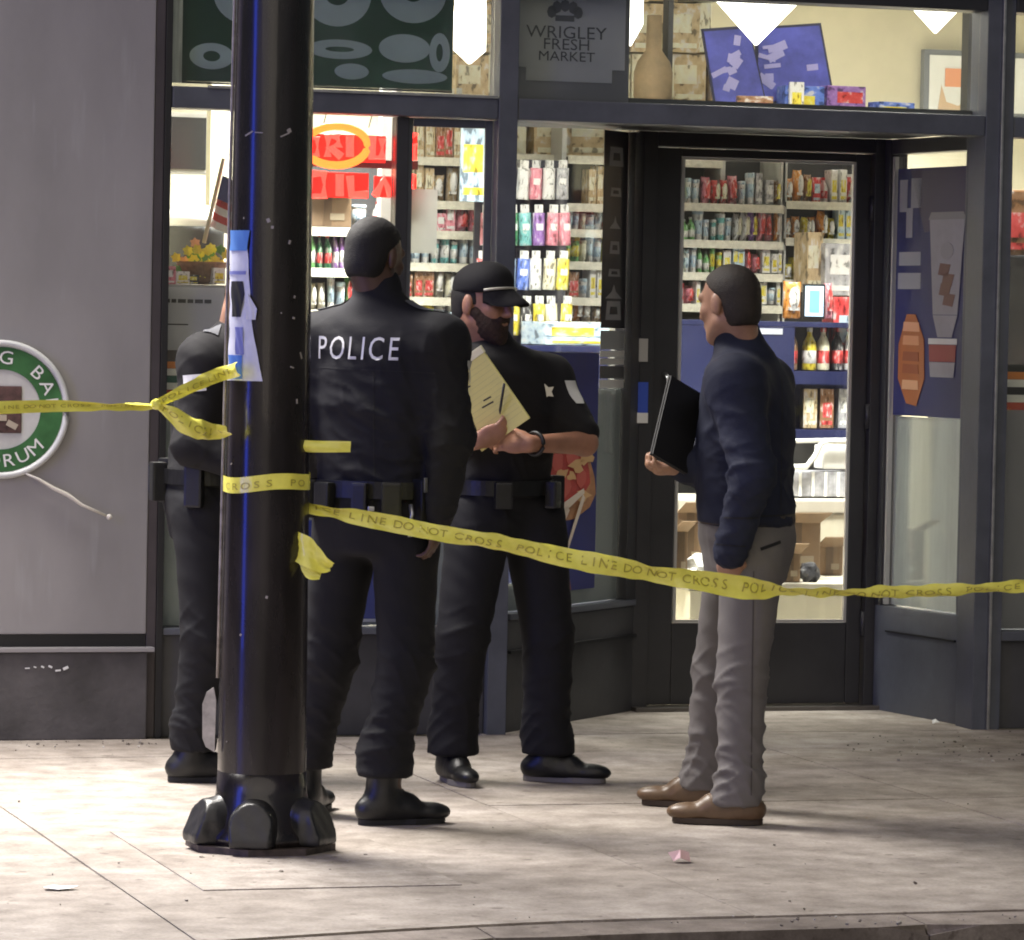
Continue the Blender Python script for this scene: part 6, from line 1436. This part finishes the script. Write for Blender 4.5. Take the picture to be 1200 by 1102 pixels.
# black strip of small grey icons
stp = thing('icon_strip', 'narrow black strip of small grey icons down the pane beside the door', 'sticker', tuple(SPT(.89, 0, 1.5)))
spoly([(.80, 1.54), (SL - .09, 1.54), (SL - .09, 2.322), (.80, 2.322)], .0055, M('strip_black', (.012, .012, .014), .4), 'strip', stp)
ic = M('icon_grey', (.20, .20, .21), .5); sc_ = (.80 + SL - .09) / 2
for z_, hh, ww, kind in ((2.22, .075, .13, 'sq'), (2.08, .035, .10, 'sq'), (1.96, .05, .10, 'tri'), (1.86, .05, .09, 'sq'), (1.76, .03, .11, 'sq'), (1.685, .055, .15, 'tri'), (1.61, .075, .14, 'sq')):
    if kind == 'sq': spoly([(sc_ - ww / 2, z_ - hh / 2), (sc_ + ww / 2, z_ - hh / 2), (sc_ + ww * .42, z_ + hh / 2), (sc_ - ww * .42, z_ + hh / 2)], .0070, ic, 'icon', stp); spoly([(sc_ - ww / 4, z_ - hh / 5), (sc_ + ww / 4, z_ - hh / 5), (sc_ + ww / 5, z_ + hh / 5), (sc_ - ww / 5, z_ + hh / 5)], .0085, MATS['strip_black'], 'icon_cutout', stp)
    else: spoly([(sc_ - ww / 2, z_ - hh / 2), (sc_ + ww / 2, z_ - hh / 2), (sc_ + ww * .12, z_), (sc_, z_ + hh / 2), (sc_ - ww * .12, z_)], .0070, ic, 'icon', stp)
for z0_, z1_, c in ((1.302, 1.335, (.45, .44, .42)), (1.34, 1.39, (.06, .06, .06)), (1.395, 1.42, (.40, .39, .37)), (1.425, 1.45, (.45, .44, .42)), (1.455, 1.53, (.22, .23, .23))): spoly([(.80, z0_), (SL - .09, z0_), (SL - .09, z1_), (.80, z1_)], .0055, M('band_%d' % int(z0_ * 1000), c, .5), 'band', stp)
# return window poster
def RPT(s, n, z): return A2 + rd * s + rn * n + Vector((0, 0, z))
def rpoly(pts, n, mat, name, par): part(MB().prism([RPT(s, n, z) for s, z in pts], rn * -.0015), name, mat, par)
cp = thing('drink_poster', 'blue poster with tall pale cup and orange badge on side window right of door', 'poster', tuple(RPT(.35, 0, 1.2))); s0, s1 = .066, RL - .09
rpoly([(s0, 1.21), (s1, 1.21), (s1, 2.21), (s0, 2.21)], .0055, M('poster_indigo', (.008, .010, .085), .45, var=.25, vscale=2), 'sheet', cp)
rpoly([(s0 + .22, 1.95), (s1, 1.98), (s1, 2.205), (s0 + .1, 2.205)], .0070, M('poster_mauve', (.042, .032, .075), .45), 'mauve_area', cp)
cupw = M('cup_pale', (.22, .21, .25), .45, var=.1, vscale=14); cm = (s0 + s1) / 2 + .13
rpoly([(cm - .10, 1.62), (cm + .09, 1.62), (cm + .13, 2.0), (cm - .14, 2.0)], .0090, cupw, 'cup', cp); rpoly([(cm - .15, 2.0), (cm + .14, 2.0), (cm + .12, 2.03), (cm - .13, 2.03)], .0090, M('cup_rim', (.16, .15, .17), .4), 'cup_lid', cp)
rpoly([(cm - .06, 1.53), (cm + .05, 1.53), (cm + .09, 1.618), (cm - .10, 1.618)], .0090, cupw, 'cup_foot', cp)
br_ = M('swirl_brown', (.13, .06, .055), .5)
for a, z_ in ((-.02, 1.80), (.01, 1.76), (-.01, 1.72), (.02, 1.68)): rpoly([(cm + a - .045, z_ - .02), (cm + a + .03, z_ - .028), (cm + a + .05, z_ + .02), (cm + a - .03, z_ + .026)], .0105, br_, 'swirl', cp)
rpoly([(cm + .05 * cos(t_), 1.875 + .035 * sin(t_)) for t_ in [2 * pi * j / 12 for j in range(12)]], .0105, M('cup_mark', (.2, .19, .22), .5), 'round_mark', cp)
rpoly([(cm - .11, 1.37), (cm + .07, 1.37), (cm + .08, 1.43), (cm - .12, 1.43)], .0090, cupw, 'small_cup', cp); rpoly([(cm - .12, 1.432), (cm + .08, 1.432), (cm + .085, 1.50), (cm - .125, 1.50)], .0090, M('cup_red', (.22, .035, .04), .5), 'red_band', cp); rpoly([(cm - .13, 1.502), (cm + .09, 1.502), (cm + .09, 1.525), (cm - .13, 1.525)], .0090, M('cup_white', (.5, .5, .5), .5), 'cup_rim', cp)
om = s0 + .14
rpoly([(om - .03, 1.26), (om + .05, 1.25), (om + .11, 1.36), (om + .10, 1.52), (om + .03, 1.62), (om - .04, 1.62), (om - .10, 1.5), (om - .10, 1.36)], .0090, M('badge_orange', (.28, .085, .025), .5, var=.15, vscale=10), 'orange_badge', cp)
for z_, c in ((1.57, (.5, .24, .14)), (1.515, (.45, .2, .1)), (1.45, (.2, .05, .02)), (1.40, (.22, .055, .02)), (1.335, (.5, .27, .15))): rpoly([(om - .065, z_ - .018), (om + .065, z_ - .02), (om + .06, z_ + .018), (om - .06, z_ + .02)], .0105, M('badge_line_%d' % int(z_ * 1000), c, .5), 'badge_line', cp)
wm = M('poster_pale_marks', (.24, .24, .27), .5)
for a, z_, w_, h_ in ((.05, 2.10, .06, .13), (.15, 2.11, .08, .12), (.10, 1.99, .05, .12), (.11, 1.845, .17, .055), (.11, 1.755, .18, .065)): rpoly([(s0 + a - w_ / 2, z_ - h_ / 2), (s0 + a + w_ / 2, z_ - h_ / 2), (s0 + a + w_ / 2, z_ + h_ / 2), (s0 + a - w_ / 2, z_ + h_ / 2)], .0070, wm, 'pale_mark', cp)
# blue poster low in the window behind the police officers
x0, x1, z0, z1 = flat(330, 610, 450, 729, 14.785); lb_ = thing('window_poster', 'blue window poster low between the pole and the officer legs', 'poster', ((x0 + x1) / 2, 14.785, z0)); part(MB().span(x0, x1, 14.783, 14.786, z0 + .012, z1), 'sheet', M('poster_royal', (.03, .045, .26), .45, var=.2, vscale=5), lb_); part(MB().span(x0, x1, 14.781, 14.786, z0, z0 + .011), 'white_edge', M('poster_edge', (.5, .5, .55), .5), lb_)
for u, v in ((404, 680), (408, 705), (400, 650), (372, 690)): part(MB().box(at(u, v, 14.7805), (.03, .002, .045), Matrix.Rotation(.3, 3, 'Y')), 'pale_print', M('poster_pale', (.38, .4, .55), .5), lb_)

# ------------------------------------------------------------------ litter on the pavement
def scrap(u, v, s_, mat, label, cat='litter', seed=0, h=.012):
    c = ground(u, v, .004); b = MB(); random.seed(seed); top_ = []
    for k in range(7):
        a = 2 * pi * k / 7; r = s_ * random.uniform(.6, 1.1); top_.append(b.bm.verts.new(c + Vector((r * cos(a), r * sin(a) * .7, random.uniform(0, h)))))
    m_ = b.bm.verts.new(c + Vector((0, 0, h * 1.1)))
    for k in range(7): b.bm.faces.new((top_[k], top_[(k + 1) % 7], m_))
    o = b.build('paper_scrap', mat); md = o.modifiers.new('thickness', 'SOLIDIFY'); md.thickness = .0012; return tag(o, label, cat)
scrap(797, 1009, .04, M('pink_paper', (.62, .42, .42), .7), 'crumpled pinkish scrap on the pavement in front of the brown shoes', seed=1, h=.03)
scrap(70, 1041, .05, M('white_scrap', (.66, .66, .64), .7), 'flat white scrap on the bright pavement left of the pole', seed=2, h=.006)
scrap(1096, 849, .022, white_m, 'small white scrap at the foot of the side window right of the door', seed=3, h=.02)
gr_ = MB(); random.seed(21)
for k in range(190):
    rgn = random.choice((0, 0, 1, 2, 3, 4))
    u, v = ((random.uniform(990, 1200), random.gauss(876, 9)), (random.uniform(0, 190), random.gauss(872, 5)), (random.uniform(600, 1200), random.gauss(1078, 3)), (random.gauss(300, 60), random.gauss(1012, 7)), (random.uniform(0, 1200), random.uniform(870, 1070)))[rgn]
    p = ground(u, v, .003); s_ = random.uniform(.002, .006) if random.random() < .9 else random.uniform(.006, .011)
    if p.y > 14.66: p.y = 14.6
    gr_.box(p, (s_, s_ * random.uniform(.6, 1.3), s_ * .7), Matrix.Rotation(random.uniform(0, 3), 3, 'Z') @ Matrix.Rotation(random.uniform(-.6, .6), 3, 'X'), mi=random.choice((0, 1, 2, 2)))
tag(gr_.build('grit', [M('grit_pale', (.5, .47, .43), .9), M('grit_grey', (.25, .23, .21), .9), M('grit_dark', (.14, .12, .10), .9)]), kind='stuff')
